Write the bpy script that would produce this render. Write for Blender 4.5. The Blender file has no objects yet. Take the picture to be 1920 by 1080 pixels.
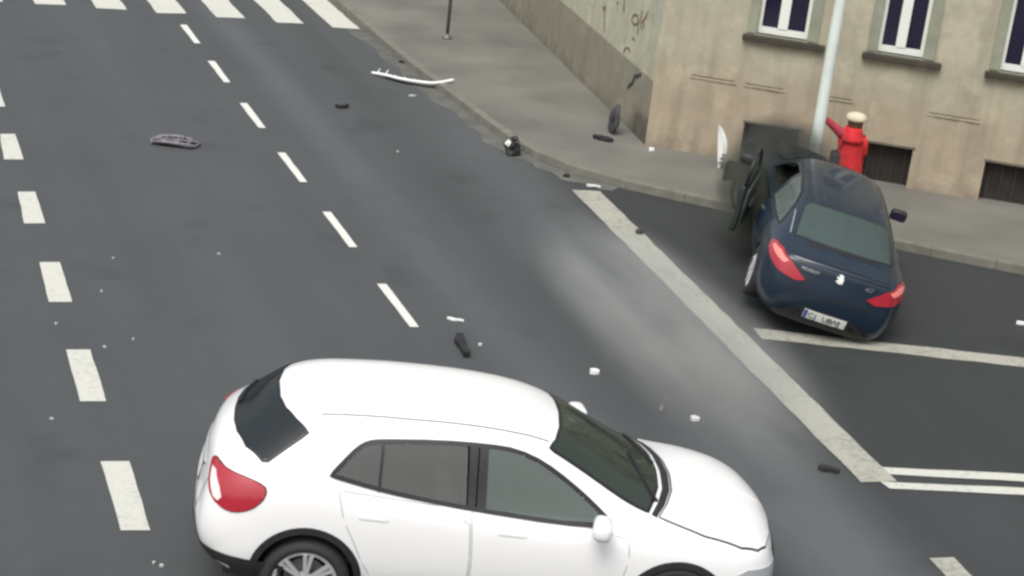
import bpy, bmesh, math, random
import numpy as np
from mathutils import Vector, Matrix, noise
from mathutils.bvhtree import BVHTree

S = bpy.context.scene
COL = S.collection
R = math.radians

# ------------------------------------------------------------------ camera
FPX, PITCH, ROLL, CAMH = 3366.0, 0.352, 0.115, 7.577
_cp, _sp = math.cos(PITCH), math.sin(PITCH)
_r, _f, _d = Vector((1, 0, 0)), Vector((0, _cp, -_sp)), Vector((0, -_sp, -_cp))
CX = math.cos(ROLL) * _r - math.sin(ROLL) * _d
CY = math.sin(ROLL) * _r + math.cos(ROLL) * _d
cam_data = bpy.data.cameras.new('camera')
cam = bpy.data.objects.new('camera', cam_data)
COL.objects.link(cam)
M = Matrix.Identity(4)
for i in range(3):
    M[i][0], M[i][1], M[i][2] = CX[i], -CY[i], -_f[i]
M[2][3] = CAMH
cam.matrix_world = M
cam_data.sensor_width = 36
cam_data.lens = 36 * FPX / 1920
cam_data.clip_start = 0.1
cam_data.clip_end = 3000
S.camera = cam

# ------------------------------------------------------------------ light (overcast)
W = bpy.data.worlds.new('World')
S.world = W
W.use_nodes = True
nt = W.node_tree
nt.nodes.clear()
sky = nt.nodes.new('ShaderNodeTexSky')
sky.sky_type = 'NISHITA'
sky.sun_disc = False
sky.sun_elevation = R(58)
sky.sun_rotation = R(200)
sky.air_density = 1.6
sky.dust_density = 5.0
hs = nt.nodes.new('ShaderNodeHueSaturation')
hs.inputs['Saturation'].default_value = 0.35
bg = nt.nodes.new('ShaderNodeBackground')
bg.inputs['Strength'].default_value = 0.12
ow = nt.nodes.new('ShaderNodeOutputWorld')
nt.links.new(sky.outputs[0], hs.inputs['Color'])
nt.links.new(hs.outputs[0], bg.inputs['Color'])
nt.links.new(bg.outputs[0], ow.inputs['Surface'])
sd = bpy.data.lights.new('sun', 'SUN')
sd.energy = 1.0
sd.angle = R(28)
sd.color = (1.0, 0.97, 0.93)
sun = bpy.data.objects.new('sun', sd)
COL.objects.link(sun)
_el, _az = R(58), R(200)
_dir = Vector((math.sin(_az) * math.cos(_el), math.cos(_az) * math.cos(_el), math.sin(_el)))
sun.rotation_euler = (-_dir).to_track_quat('-Z', 'Y').to_euler()
S.view_settings.view_transform = 'Standard'
S.view_settings.look = 'None'
S.view_settings.gamma = 1
S.view_settings.use_curve_mapping = False
S.view_settings.exposure = 0.55
S.cycles.filter_width = 2.7
S.cycles.volume_max_steps = 128
S.cycles.use_denoising = True

# ------------------------------------------------------------------ materials
def newmat(name):
    m = bpy.data.materials.new(name)
    m.use_nodes = True
    n = m.node_tree.nodes
    b = n['Principled BSDF']
    return m, m.node_tree, b

def mat(name, col, rough=0.6, metal=0.0, coat=0.0, var=0.0, scale=8.0, bump=0.0, bscale=60.0, spec=0.5, emis=0):
    m, t, b = newmat(name)
    b.inputs['Base Color'].default_value = (*col, 1)
    b.inputs['Roughness'].default_value = rough
    b.inputs['Metallic'].default_value = metal
    b.inputs['Coat Weight'].default_value = coat
    b.inputs['Coat Roughness'].default_value = 0.06
    b.inputs['Specular IOR Level'].default_value = spec
    tc = t.nodes.new('ShaderNodeTexCoord')
    if var > 0:
        nz = t.nodes.new('ShaderNodeTexNoise')
        nz.inputs['Scale'].default_value = scale
        nz.inputs['Detail'].default_value = 6
        t.links.new(tc.outputs['Object'], nz.inputs['Vector'])
        mr = t.nodes.new('ShaderNodeMapRange')
        mr.inputs[1].default_value = 0.3; mr.inputs[2].default_value = 0.7
        mr.inputs[3].default_value = 1 - var; mr.inputs[4].default_value = 1 + var
        t.links.new(nz.outputs[0], mr.inputs[0])
        mx = t.nodes.new('ShaderNodeVectorMath'); mx.operation = 'SCALE'
        mx.inputs[0].default_value = col
        t.links.new(mr.outputs[0], mx.inputs['Scale'])
        t.links.new(mx.outputs[0], b.inputs['Base Color'])
    if bump > 0:
        nb = t.nodes.new('ShaderNodeTexNoise')
        nb.inputs['Scale'].default_value = bscale
        nb.inputs['Detail'].default_value = 4
        t.links.new(tc.outputs['Object'], nb.inputs['Vector'])
        bp = t.nodes.new('ShaderNodeBump')
        bp.inputs['Strength'].default_value = bump
        bp.inputs['Distance'].default_value = 0.01
        t.links.new(nb.outputs[0], bp.inputs['Height'])
        t.links.new(bp.outputs[0], b.inputs['Normal'])
    return m

class NT:
    """tiny node helper"""
    def __init__(s, t): s.t = t
    def n(s, typ, **kw):
        x = s.t.nodes.new(typ)
        for k, v in kw.items(): setattr(x, k, v)
        return x
    def math(s, op, a, b=None, c=None, clamp=False):
        x = s.t.nodes.new('ShaderNodeMath'); x.operation = op; x.use_clamp = clamp
        for i, v in enumerate((a, b, c)):
            if v is None: continue
            if hasattr(v, 'links'): s.t.links.new(v, x.inputs[i])
            else: x.inputs[i].default_value = v
        return x.outputs[0]
    def noise(s, vec, scale, detail=5, rough=0.55):
        x = s.t.nodes.new('ShaderNodeTexNoise')
        x.inputs['Scale'].default_value = scale; x.inputs['Detail'].default_value = detail
        x.inputs['Roughness'].default_value = rough
        s.t.links.new(vec, x.inputs['Vector'])
        return x.outputs[0]
    def ramp(s, v, lo, hi, a=0.0, b=1.0):
        x = s.t.nodes.new('ShaderNodeMapRange')
        x.interpolation_type = 'SMOOTHSTEP'
        for i, q in enumerate((lo, hi, a, b)): x.inputs[i + 1].default_value = q
        s.t.links.new(v, x.inputs[0])
        return x.outputs[0]

def road_material(name, base, lane_bands=True, cool=1.0):
    """asphalt: fine aggregate, large soft patches, lighter dusty bands along the lanes"""
    m, t, b = newmat(name)
    q = NT(t)
    tc = q.n('ShaderNodeTexCoord')
    P = tc.outputs['Object']
    sx = q.n('ShaderNodeSeparateXYZ'); t.links.new(P, sx.inputs[0])
    x, y = sx.outputs[0], sx.outputs[1]
    u = q.math('ADD', q.math('MULTIPLY', x, math.cos(.388)), q.math('MULTIPLY', y, math.sin(.388)))
    v = q.math('SUBTRACT', q.math('MULTIPLY', y, math.cos(.388)), q.math('MULTIPLY', x, math.sin(.388)))
    big = q.noise(P, 0.35, 4)
    fine = q.noise(P, 45, 3, 0.7)
    mid = q.noise(P, 3.2, 5)
    # noise stretched along the lane
    cmb = q.n('ShaderNodeCombineXYZ')
    t.links.new(q.math('MULTIPLY', u, 1.6), cmb.inputs[0]); t.links.new(q.math('MULTIPLY', v, .14), cmb.inputs[1])
    streak = q.noise(cmb.outputs[0], 1.0, 4)
    f = q.math('ADD', q.math('MULTIPLY', big, .22), q.math('MULTIPLY', mid, .10))
    f = q.math('ADD', f, q.math('MULTIPLY', streak, .26))
    f = q.math('ADD', f, q.math('MULTIPLY', fine, .16))
    f = q.math('ADD', f, .63)
    # speckle of pale stones, a few darker oil spots
    spk = q.ramp(q.noise(P, 26, 2, .8), .62, .74, 0.0, .16)
    oil = q.ramp(q.noise(P, .9, 3, .4), .60, .74, 0.0, .16)
    f = q.math('SUBTRACT', q.math('ADD', f, spk), oil)
    if lane_bands:
        def band(c, w, amp, drift=0.0):
            cc = q.math('SUBTRACT', u, q.math('MULTIPLY', q.math('SUBTRACT', v, 16.0), drift))
            d = q.math('ABSOLUTE', q.math('SUBTRACT', cc, c))
            g = q.ramp(d, 0.0, w, 1.0, 0.0)
            g = q.math('MULTIPLY', g, q.ramp(streak, .25, .75, .8, 1.12))
            return q.math('MULTIPLY', g, amp)
        f = q.math('ADD', f, band(7.1, .55, .26))
        far = q.ramp(v, 15.5, 23.0, 1.0, .45)
        f = q.math('ADD', f, q.math('MULTIPLY', band(8.8, .95, .44, .075), far))
        f = q.math('ADD', f, band(4.4, .9, .08))
        edge = q.math('SUBTRACT', u, q.math('MULTIPLY', q.math('SUBTRACT', v, 16.0), .075))
        f = q.math('SUBTRACT', f, q.math('MULTIPLY', q.ramp(edge, 9.0, 10.0), .34))
        f = q.math('SUBTRACT', f, band(7.9, .5, .12, .04))
        pass
    vm = q.n('ShaderNodeVectorMath', operation='SCALE')
    vm.inputs[0].default_value = base
    t.links.new(f, vm.inputs['Scale'])
    t.links.new(vm.outputs[0], b.inputs['Base Color'])
    b.inputs['Roughness'].default_value = 0.82
    b.inputs['Specular IOR Level'].default_value = 0.35
    bp = q.n('ShaderNodeBump'); bp.inputs['Strength'].default_value = 0.35; bp.inputs['Distance'].default_value = 0.006
    t.links.new(q.noise(P, 90, 3), bp.inputs['Height']); t.links.new(bp.outputs[0], b.inputs['Normal'])
    return m

def paint_material(name, col, wear=0.35):
    """road paint, worn through to the asphalt in places"""
    m, t, b = newmat(name)
    q = NT(t)
    tc = q.n('ShaderNodeTexCoord'); P = tc.outputs['Object']
    a = q.noise(P, 14, 6, .7); c = q.noise(P, 1.7, 3)
    k = q.math('ADD', q.math('MULTIPLY', a, .65), q.math('MULTIPLY', c, .35))
    k = q.ramp(k, .60 - wear * .45, .60, 0.0, 1.0)
    mx = q.n('ShaderNodeMix', data_type='RGBA')
    t.links.new(q.math('MULTIPLY', k, min(.9, wear * 1.6)), mx.inputs[0])
    mx.inputs[6].default_value = (*col, 1)
    mx.inputs[7].default_value = (.12, .12, .11, 1)
    sc = q.n('ShaderNodeVectorMath', operation='SCALE')
    t.links.new(mx.outputs[2], sc.inputs[0]); t.links.new(q.ramp(q.noise(P, 60, 2), .2, .8, .85, 1.1), sc.inputs['Scale'])
    t.links.new(sc.outputs[0], b.inputs['Base Color'])
    b.inputs['Roughness'].default_value = .7
    return m

def wall_material(name, lower, upper, zsplit=1.3, soft=0.5, stain=0.25, corner=0.0):
    """old render: two tones of plaster, rain streaks, grime at the foot"""
    m, t, b = newmat(name)
    q = NT(t)
    tc = q.n('ShaderNodeTexCoord'); P = tc.outputs['Object']
    sx = q.n('ShaderNodeSeparateXYZ'); t.links.new(P, sx.inputs[0])
    z = sx.outputs[2]
    n1 = q.noise(P, 1.1, 5); n2 = q.noise(P, 5, 6); n3 = q.noise(P, 30, 4)
    zz = q.math('ADD', z, q.math('MULTIPLY', q.math('SUBTRACT', n1, .5), 1.2))
    k = q.ramp(zz, zsplit - soft, zsplit + soft)
    mx = q.n('ShaderNodeMix', data_type='RGBA')
    t.links.new(k, mx.inputs[0]); mx.inputs[6].default_value = (*lower, 1); mx.inputs[7].default_value = (*upper, 1)
    # vertical streaks
    mp = q.n('ShaderNodeMapping'); mp.inputs['Scale'].default_value = (2.2, 2.2, .25)
    t.links.new(P, mp.inputs[0])
    st = q.ramp(q.noise(mp.outputs[0], 1.6, 5), .45, .75, 1.0, 1.0 - stain)
    foot = q.ramp(q.math('ADD', z, q.math('MULTIPLY', n2, .5)), .2, .62, .62, 1.0)
    f = q.math('MULTIPLY', st, foot)
    f = q.math('MULTIPLY', f, q.math('ADD', .74, q.math('ADD', q.math('MULTIPLY', n2, .32), q.math('MULTIPLY', n3, .18))))
    # old blotches of repair, and the dirty patch at the street corner
    blot = q.ramp(q.noise(P, 1.9, 6, .6), .50, .62, 1.0, 1.16)
    f = q.math('MULTIPLY', f, blot)
    if corner > 0:
        hx = q.math('SQRT', q.math('ADD', q.math('MULTIPLY', sx.outputs[0], sx.outputs[0]), q.math('MULTIPLY', sx.outputs[1], sx.outputs[1])))
        hx = q.math('ADD', hx, q.math('MULTIPLY', n2, .25)); zc = q.math('ADD', z, q.math('MULTIPLY', n2, .25))
        k1 = q.math('MULTIPLY', q.ramp(hx, .75, 1.05, 1.0, 0.0), q.ramp(zc, .55, .75, 1.0, 0.0))
        f = q.math('MULTIPLY', f, q.math('SUBTRACT', 1.0, q.math('MULTIPLY', k1, corner)))
    vm = q.n('ShaderNodeVectorMath', operation='SCALE')
    t.links.new(mx.outputs[2], vm.inputs[0]); t.links.new(f, vm.inputs['Scale'])
    t.links.new(vm.outputs[0], b.inputs['Base Color'])
    b.inputs['Roughness'].default_value = .9
    bp = q.n('ShaderNodeBump'); bp.inputs['Strength'].default_value = .5; bp.inputs['Distance'].default_value = .012
    t.links.new(n2, bp.inputs['Height']); t.links.new(bp.outputs[0], b.inputs['Normal'])
    return m

def glass_material(name, tint, trans, rough=0.03, gcol=(.9, .95, 1)):
    """tinted pane: part see-through, part glossy; pale tints paint in reflected sky"""
    m = bpy.data.materials.new(name); m.use_nodes = True
    t = m.node_tree; t.nodes.clear(); q = NT(t)
    out = q.n('ShaderNodeOutputMaterial')
    tr = q.n('ShaderNodeBsdfTransparent'); tr.inputs[0].default_value = (*trans, 1)
    b = q.n('ShaderNodeBsdfPrincipled'); b.inputs['Base Color'].default_value = (*tint, 1)
    b.inputs['Roughness'].default_value = rough; b.inputs['Specular IOR Level'].default_value = .8
    mx = q.n('ShaderNodeMixShader'); mx.inputs[0].default_value = (.30 if trans[0] > .6 else .46)
    t.links.new(tr.outputs[0], mx.inputs[1]); t.links.new(b.outputs[0], mx.inputs[2])
    t.links.new(mx.outputs[0], out.inputs[0])
    return m

MT = dict(
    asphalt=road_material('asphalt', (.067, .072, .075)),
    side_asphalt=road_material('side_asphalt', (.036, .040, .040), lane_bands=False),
    paint=paint_material('paint_white', (.56, .56, .50), .13),
    paint_worn=paint_material('paint_worn', (.38, .38, .32), .26),
    paint_thin=paint_material('paint_thin', (.66, .66, .62), .10),
    walkway=mat('walkway', (.150, .146, .127), .9, var=.22, scale=.7, bump=.4),
    kerb=mat('kerb_concrete', (.165, .162, .135), .9, var=.2, scale=5, bump=.4),
    gutter=mat('gutter', (.11, .110, .098), .9, var=.25, scale=2.5),
    wall=wall_material('facade_render', (.365, .305, .222), (.39, .365, .275), 1.45, .5, .22),
    wall_side=wall_material('side_wall_render', (.42, .41, .30), (.44, .43, .33), 1.2, .4, .16),
    plinth=wall_material('plinth_render', (.225, .205, .155), (.24, .228, .175), .8, .4, .15, .5),
    stain_base=mat('corner_base', (.12, .115, .11), .9, var=.3, scale=5, bump=.5),
    surround=mat('window_surround', (.27, .28, .21), .85, var=.15, scale=4, bump=.3),
    sill=mat('sill_stone', (.05, .042, .030), .8, var=.3, scale=6),
    ledge=mat('ledge_stone', (.33, .29, .21), .9, var=.2, scale=6),
    ledge_dark=mat('ledge_dark', (.12, .11, .09), .9, var=.2, scale=6),
    pvc=mat('window_frame_white', (.78, .80, .74), .4),
    dark_glass=mat('window_glass', (.018, .014, .035), .06, spec=.6),
    cellar=mat('cellar_dark', (.020, .016, .013), .8, var=.4, scale=5),
    pole=mat('pole_paint', (.68, .74, .68), .45, var=.10, scale=3),
    steel=mat('galvanised_steel', (.16, .16, .16), .55, metal=.4, var=.15),
    whitepaint=mat('car_white', (.83, .83, .83), .22, coat=.6),
    bluepaint=mat('car_blue', (.008, .019, .037), .36, metal=.1, coat=.35, var=.15, scale=3),
    bluecrush=mat('car_blue_scraped', (.018, .024, .024), .6, metal=.1, var=.5, scale=9),
    black=mat('black_plastic', (.018, .018, .020), .55, var=.2, scale=20),
    gap=mat('panel_gap', (.012, .012, .014), .8),
    seal=mat('rubber_seal', (.012, .012, .014), .45),
    tyre=mat('tyre_rubber', (.022, .022, .023), .75, bump=.3, bscale=40),
    alloy=mat('alloy_wheel', (.62, .63, .65), .35, metal=.5),
    red=mat('red_lens', (.36, .016, .030), .2, coat=.6),
    redlt=mat('red_lens_pale', (.85, .25, .22), .2, coat=.4),
    whitelens=mat('white_lens', (.80, .72, .72), .15, coat=.4),
    clear_lens=mat('headlight_lens', (.5, .52, .55), .08, metal=.3, coat=.6),
    plate=mat('plate_white', (.75, .77, .72), .45),
    plate_blue=mat('plate_blue', (.05, .08, .35), .45),
    ink=mat('plate_ink', (.02, .02, .02), .5),
    chrome=mat('chrome', (.75, .75, .75), .15, metal=.9),
    interior=mat('interior_trim', (.030, .032, .035), .8, var=.2),
    seatm=mat('seat_fabric', (.022, .023, .025), .85, var=.2),
    glass_side=glass_material('side_glass', (.34, .40, .37), (.80, .90, .86)),  # pale colour paints in the sky reflected on the side panes
    glass_quarter=glass_material('quarter_glass', (.31, .31, .30), (.76, .78, .78)),  # pale for the same painted-in reflection
    glass_rear=glass_material('rear_glass', (.04, .05, .056), (.22, .25, .28)),
    glass_ws=glass_material('windscreen_glass', (.07, .09, .07), (.45, .52, .45)),
    glass_blue=glass_material('blue_rear_glass', (.115, .165, .155), (.25, .32, .32), .05),
    doorcard=mat('door_inner_trim', (.050, .062, .052), .8, var=.35, scale=6),
    debris_dark=mat('broken_plastic', (.014, .014, .016), .6, var=.3),
    dull=mat('dusty_black', (.05, .052, .052), .9, var=.3),
    debris_grey=mat('broken_grille', (.17, .16, .18), .5, var=.3, scale=12),
    debris_white=mat('broken_white_plastic', (.78, .80, .78), .4),
    coat=mat('coat_red', (.56, .022, .025), .85, var=.15, scale=14, bump=.4),
    sleeve=mat('sleeve_faded_red', (.42, .045, .07), .85, var=.12, scale=14),
    skin=mat('skin', (.55, .33, .25), .6),
    hair=mat('hair_brown', (.09, .045, .02), .7, var=.3, scale=40),
    hat=mat('hat_cream', (.60, .54, .40), .9, var=.08, bump=.4),
    trousers=mat('trousers_dark', (.03, .03, .04), .9, var=.2),
    bag=mat('bag_dark', (.030, .018, .035), .6, var=.2),
    shoe=mat('shoe_black', (.02, .02, .02), .5),
    graffiti=mat('graffiti_paint', (.20, .12, .07), .8, var=.3, scale=20),
    crack=mat('crack_shadow', (.035, .03, .028), .95),
    shard=mat('glass_chip', (.45, .48, .48), .2),
)

# ------------------------------------------------------------------ object helpers
def link(name, me, parent=None, m=None):
    o = bpy.data.objects.new(name, me)
    COL.objects.link(o)
    if parent is not None: o.parent = parent
    if m is not None and me is not None and not me.materials: me.materials.append(m)
    return o

def tag(o, label=None, cat=None, group=None, kind=None):
    if label: o['label'] = label
    if cat: o['category'] = cat
    if group: o['group'] = group
    if kind: o['kind'] = kind
    return o

def empty(name, loc=(0, 0, 0), rz=0.0):
    o = bpy.data.objects.new(name, None)
    o.empty_display_size = .2
    COL.objects.link(o)
    o.location = loc; o.rotation_euler = (0, 0, rz)
    return o

def mesh(name, verts, faces, smooth=False):
    me = bpy.data.meshes.new(name)
    me.from_pydata([tuple(v) for v in verts], [], faces)
    me.update()
    if smooth:
        me.polygons.foreach_set('use_smooth', [True] * len(me.polygons))
    return me

def bm_mesh(name, bm, smooth=False):
    me = bpy.data.meshes.new(name)
    bmesh.ops.recalc_face_normals(bm, faces=bm.faces)
    bm.to_mesh(me); bm.free()
    if smooth: me.polygons.foreach_set('use_smooth', [True] * len(me.polygons))
    return me

def add_box(bm, lo, hi, mtx=None, bev=0.0):
    r = bmesh.ops.create_cube(bm, size=1)
    vs = r['verts']
    for v in vs:
        v.co = Vector([lo[i] + (v.co[i] + .5) * (hi[i] - lo[i]) for i in range(3)])
    if bev > 0:
        es = {e for v in vs for e in v.link_edges}
        rr = bmesh.ops.bevel(bm, geom=list(es), offset=bev, segments=2, affect='EDGES', profile=.5)
        vs = list({v for f in rr['faces'] for v in f.verts} | {v for v in vs if v.is_valid})
    if mtx is not None:
        for v in vs: v.co = mtx @ v.co
    return vs

def box(name, lo, hi, m, parent=None, bev=0.0, mtx=None, smooth=False):
    bm = bmesh.new(); add_box(bm, lo, hi, mtx, bev)
    return link(name, bm_mesh(name, bm, smooth), parent, m)

def tube_bm(bm, pts, rad, seg=10, cap=True):
    """tube along a polyline; rad a number or a list"""
    pts = [Vector(p) for p in pts]
    rings = []
    up = Vector((0, 0, 1))
    for i, p in enumerate(pts):
        t = (pts[min(i + 1, len(pts) - 1)] - pts[max(i - 1, 0)]).normalized()
        a = t.cross(up if abs(t.z) < .95 else Vector((1, 0, 0))).normalized()
        b = t.cross(a).normalized()
        r = rad[i] if isinstance(rad, (list, tuple)) else rad
        rings.append([bm.verts.new(p + (a * math.cos(k * 2 * math.pi / seg) + b * math.sin(k * 2 * math.pi / seg)) * r) for k in range(seg)])
    for i in range(len(rings) - 1):
        for k in range(seg):
            bm.faces.new((rings[i][k], rings[i][(k + 1) % seg], rings[i + 1][(k + 1) % seg], rings[i + 1][k]))
    if cap:
        bm.faces.new(rings[0]); bm.faces.new(rings[-1][::-1])

def tube(name, pts, rad, m, parent=None, seg=10):
    bm = bmesh.new(); tube_bm(bm, pts, rad, seg)
    return link(name, bm_mesh(name, bm, True), parent, m)

def lathe_bm(bm, prof, seg=32, axis='y', origin=(0, 0, 0), closed=False):
    """prof = [(along axis, radius)]"""
    o = Vector(origin); rings = []
    for a, r in prof:
        ring = []
        for k in range(seg):
            c, s = math.cos(2 * math.pi * k / seg) * r, math.sin(2 * math.pi * k / seg) * r
            v = {'y': (c, a, s), 'z': (c, s, a), 'x': (a, c, s)}[axis]
            ring.append(bm.verts.new(o + Vector(v)))
        rings.append(ring)
    n = len(rings)
    for i in range(n if closed else n - 1):
        A, B = rings[i], rings[(i + 1) % n]
        for k in range(seg):
            bm.faces.new((A[k], A[(k + 1) % seg], B[(k + 1) % seg], B[k]))
    if not closed:
        if prof[0][1] > 1e-4: bm.faces.new(rings[0])
        if prof[-1][1] > 1e-4: bm.faces.new(rings[-1])

def prism(name, poly, z0, z1, m, parent=None, smooth=False):
    """poly in xy -> solid between z0 and z1"""
    n = len(poly)
    vs = [(x, y, z0) for x, y in poly] + [(x, y, z1) for x, y in poly]
    fs = [tuple(range(n))[::-1], tuple(range(n, 2 * n))] + [(i, (i + 1) % n, n + (i + 1) % n, n + i) for i in range(n)]
    bm = bmesh.new(); bm.from_mesh(mesh('t', vs, fs))
    return link(name, bm_mesh(name, bm, smooth), parent, m)

def sheet(name, poly, z, m, parent=None):
    me = mesh(name, [(x, y, z) for x, y in poly], [tuple(range(len(poly)))])
    bm = bmesh.new(); bm.from_mesh(me)
    for f in bm.faces:
        f.normal_update()
        if f.normal.z < 0: f.normal_flip()
    bmesh.ops.triangulate(bm, faces=bm.faces)
    me2 = bpy.data.meshes.new(name); bm.to_mesh(me2); bm.free()
    return link(name, me2, parent, m)

def chaikin(p, n=1, closed=True):
    p = [tuple(q) for q in p]
    for _ in range(n):
        o = []
        rng = range(len(p)) if closed else range(len(p) - 1)
        if not closed: o.append(p[0])
        for i in rng:
            a, b = p[i], p[(i + 1) % len(p)]
            o.append(tuple(a[k] * .75 + b[k] * .25 for k in range(len(a))))
            o.append(tuple(a[k] * .25 + b[k] * .75 for k in range(len(a))))
        if not closed: o.append(p[-1])
        p = o
    return p

def catmull(pts, n=6):
    P = [np.array(p, float) for p in pts]
    P = [2 * P[0] - P[1]] + P + [2 * P[-1] - P[-2]]
    out = []
    for i in range(1, len(P) - 2):
        for k in range(n):
            t = k / n
            out.append(.5 * ((2 * P[i]) + (-P[i - 1] + P[i + 1]) * t + (2 * P[i - 1] - 5 * P[i] + 4 * P[i + 1] - P[i + 2]) * t * t + (-P[i - 1] + 3 * P[i] - 3 * P[i + 1] + P[i + 2]) * t ** 3))
    out.append(P[-2])
    return [tuple(o) for o in out]

def text_mesh(name, body, size, m, parent, mtx, extrude=.002):
    cu = bpy.data.curves.new(name, 'FONT'); cu.body = body; cu.size = size; cu.extrude = extrude
    cu.align_x = 'CENTER'; cu.align_y = 'CENTER'; cu.resolution_u = 2
    to = bpy.data.objects.new('tmp', cu); COL.objects.link(to)
    dg = bpy.context.evaluated_depsgraph_get()
    me = bpy.data.meshes.new_from_object(to.evaluated_get(dg))
    bpy.data.objects.remove(to); me.name = name
    me.transform(mtx); me.materials.clear()
    return link(name, me, parent, m)

def ground_at(px, py, z=0.0):
    """where a sight line of the survey camera meets the level z (metres)"""
    d = CX * ((px - 960) / FPX) + CY * ((py - 540) / FPX) + _f
    k = (z - CAMH) / d.z
    return d.x * k, d.y * k

# ------------------------------------------------------------------ ground and roads
big = 600
road = link('road', mesh('road', [(-big, -big, 0), (big, -big, 0), (big, big, 0), (-big, big, 0)], [(0, 1, 2, 3)]), None, MT['asphalt'])
tag(road, kind='structure')

kerb_pts = [(-16, 64.6), (-12, 54.9), (-8, 45.1), (-4.37, 36.39), (-2.61, 32.11), (-1.30, 29.2), (-.25, 27.0), (.55, 25.98), (1.55, 25.36), (3.09, 24.80), (5.27, 23.98), (7.2, 23.42), (11, 22.45), (20, 20.2), (34, 16.7)]
kc = catmull(kerb_pts, 8)
# kerb stones of about one metre, walked along the curve
def resample(pts, step):
    out = [np.array(pts[0], float)]; acc = 0.0
    for a, b in zip(pts[:-1], pts[1:]):
        a = np.array(a, float); b = np.array(b, float); L = np.linalg.norm(b - a); pos = 0
        while acc + (L - pos) >= step:
            pos += step - acc; acc = 0
            out.append(a + (b - a) * pos / L)
        acc += L - pos
    return out
kr = resample(kc, .9)
KZ = .11
def knorm(i, arr):
    a = arr[max(i - 1, 0)]; b = arr[min(i + 1, len(arr) - 1)]
    t = (b - a) / np.linalg.norm(b - a)
    return np.array([-t[1], t[0]])  # pavement side (left of travel)
kerb = tag(empty('kerb', (kr[0][0], kr[0][1], 0)), kind='structure')
KW = .15
rnd = random.Random(4)
for i in range(len(kr) - 1):
    a, b = kr[i], kr[i + 1]
    mid = (a + b) / 2
    if not (-7 < mid[0] < 9): continue
    na, nb = knorm(i, kr), knorm(i + 1, kr)
    t = (b - a) / np.linalg.norm(b - a) * .0035
    dz = rnd.uniform(-.004, .004)
    a2, b2 = a + t, b - t
    poly = [tuple(a2), tuple(b2), tuple(b2 + nb * KW), tuple(a2 + na * KW)]
    ko = prism('kerb_stone', [(p[0] - kr[0][0], p[1] - kr[0][1]) for p in poly], -.05, KZ + .006 + dz, MT['kerb'], kerb)
inner = [tuple(np.array(p) + knorm(i, [np.array(q) for q in kc]) * (KW - .02)) for i, p in enumerate(kc)]
walk_poly = inner + [(40, 60), (20, 90), (-10, 90)]
wk = prism('pavement', walk_poly, -.04, KZ, MT['walkway']); tag(wk, kind='structure')
# dusty gutter strip
def strip_poly(arr, d0, d1, keep):
    A = [np.array(q) for q in arr]; lo = []; hi = []
    for i, p in enumerate(A):
        if not keep(p): continue
        n = knorm(i, A); w = .06 * math.sin(i * 1.7) + .05 * math.sin(i * .6 + 1)
        lo.append(tuple(p + n * d0)); hi.append(tuple(p + n * (d1 + w)))
    return lo + hi[::-1]
g = sheet('gutter', strip_poly(kc, -.002, -.30, lambda p: -9 < p[0] < 1.4), .004, MT['gutter']); tag(g, kind='structure')

# side street surface, beyond the stop line
side_pts = [(1.0, 25.15), (3.90, 16.50), (5.44, 16.62), (18, 17.75)] + [tuple(p) for p in kc[::-1] if 1.2 < p[0] < 18]
side_pts = [(p[0], p[1] - (.004 if p[1] > 17 and p[0] > 1.2 else 0)) for p in side_pts]
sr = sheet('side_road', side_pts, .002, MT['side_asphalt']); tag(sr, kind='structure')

# ---- painted markings
def marking(name, quads, m, piece, z=.008, rag=0.0):
    e = tag(empty(name, (quads[0][0][0], quads[0][0][1], 0)), kind='structure')
    ox, oy = quads[0][0]
    for qd in quads:
        pts = []
        for i in range(len(qd)):
            a, b = qd[i], qd[(i + 1) % len(qd)]
            L = math.dist(a, b); n = max(1, int(L / .25))
            nx, ny = (b[1] - a[1]) / L, -(b[0] - a[0]) / L
            for k in range(n):
                j = rnd.uniform(-1, 1) * rag if k else 0
                pts.append((a[0] + (b[0] - a[0]) * k / n + nx * j - ox, a[1] + (b[1] - a[1]) * k / n + ny * j - oy))
        o = sheet(piece, pts, z, m, e)
    return e
# broad dashes at the left, evenly spaced in the world
b0 = np.array([(-7.51, 24.51), (-7.32, 24.60), (-6.86, 23.46), (-7.10, 23.36)])
b4 = np.array([(-3.57, 14.77), (-3.32, 14.84), (-2.84, 13.60), (-3.08, 13.54)])
marking('broad_dashed_line', [[tuple(p) for p in (b0 + (b4 - b0) * k / 4)] for k in range(-2, 6)], MT['paint'], 'dash', rag=.006)
t0 = np.array([(-6.66, 32.60), (-6.55, 32.66), (-6.02, 31.33), (-6.12, 31.29)])
t5 = np.array([(-1.62, 20.22), (-1.51, 20.25), (-1.00, 18.98), (-1.10, 18.95)])
marking('thin_dashed_line', [[tuple(p) for p in (t0 + (t5 - t0) * k / 5)] for k in range(0, 9)], MT['paint_thin'], 'dash', rag=.004)
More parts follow.
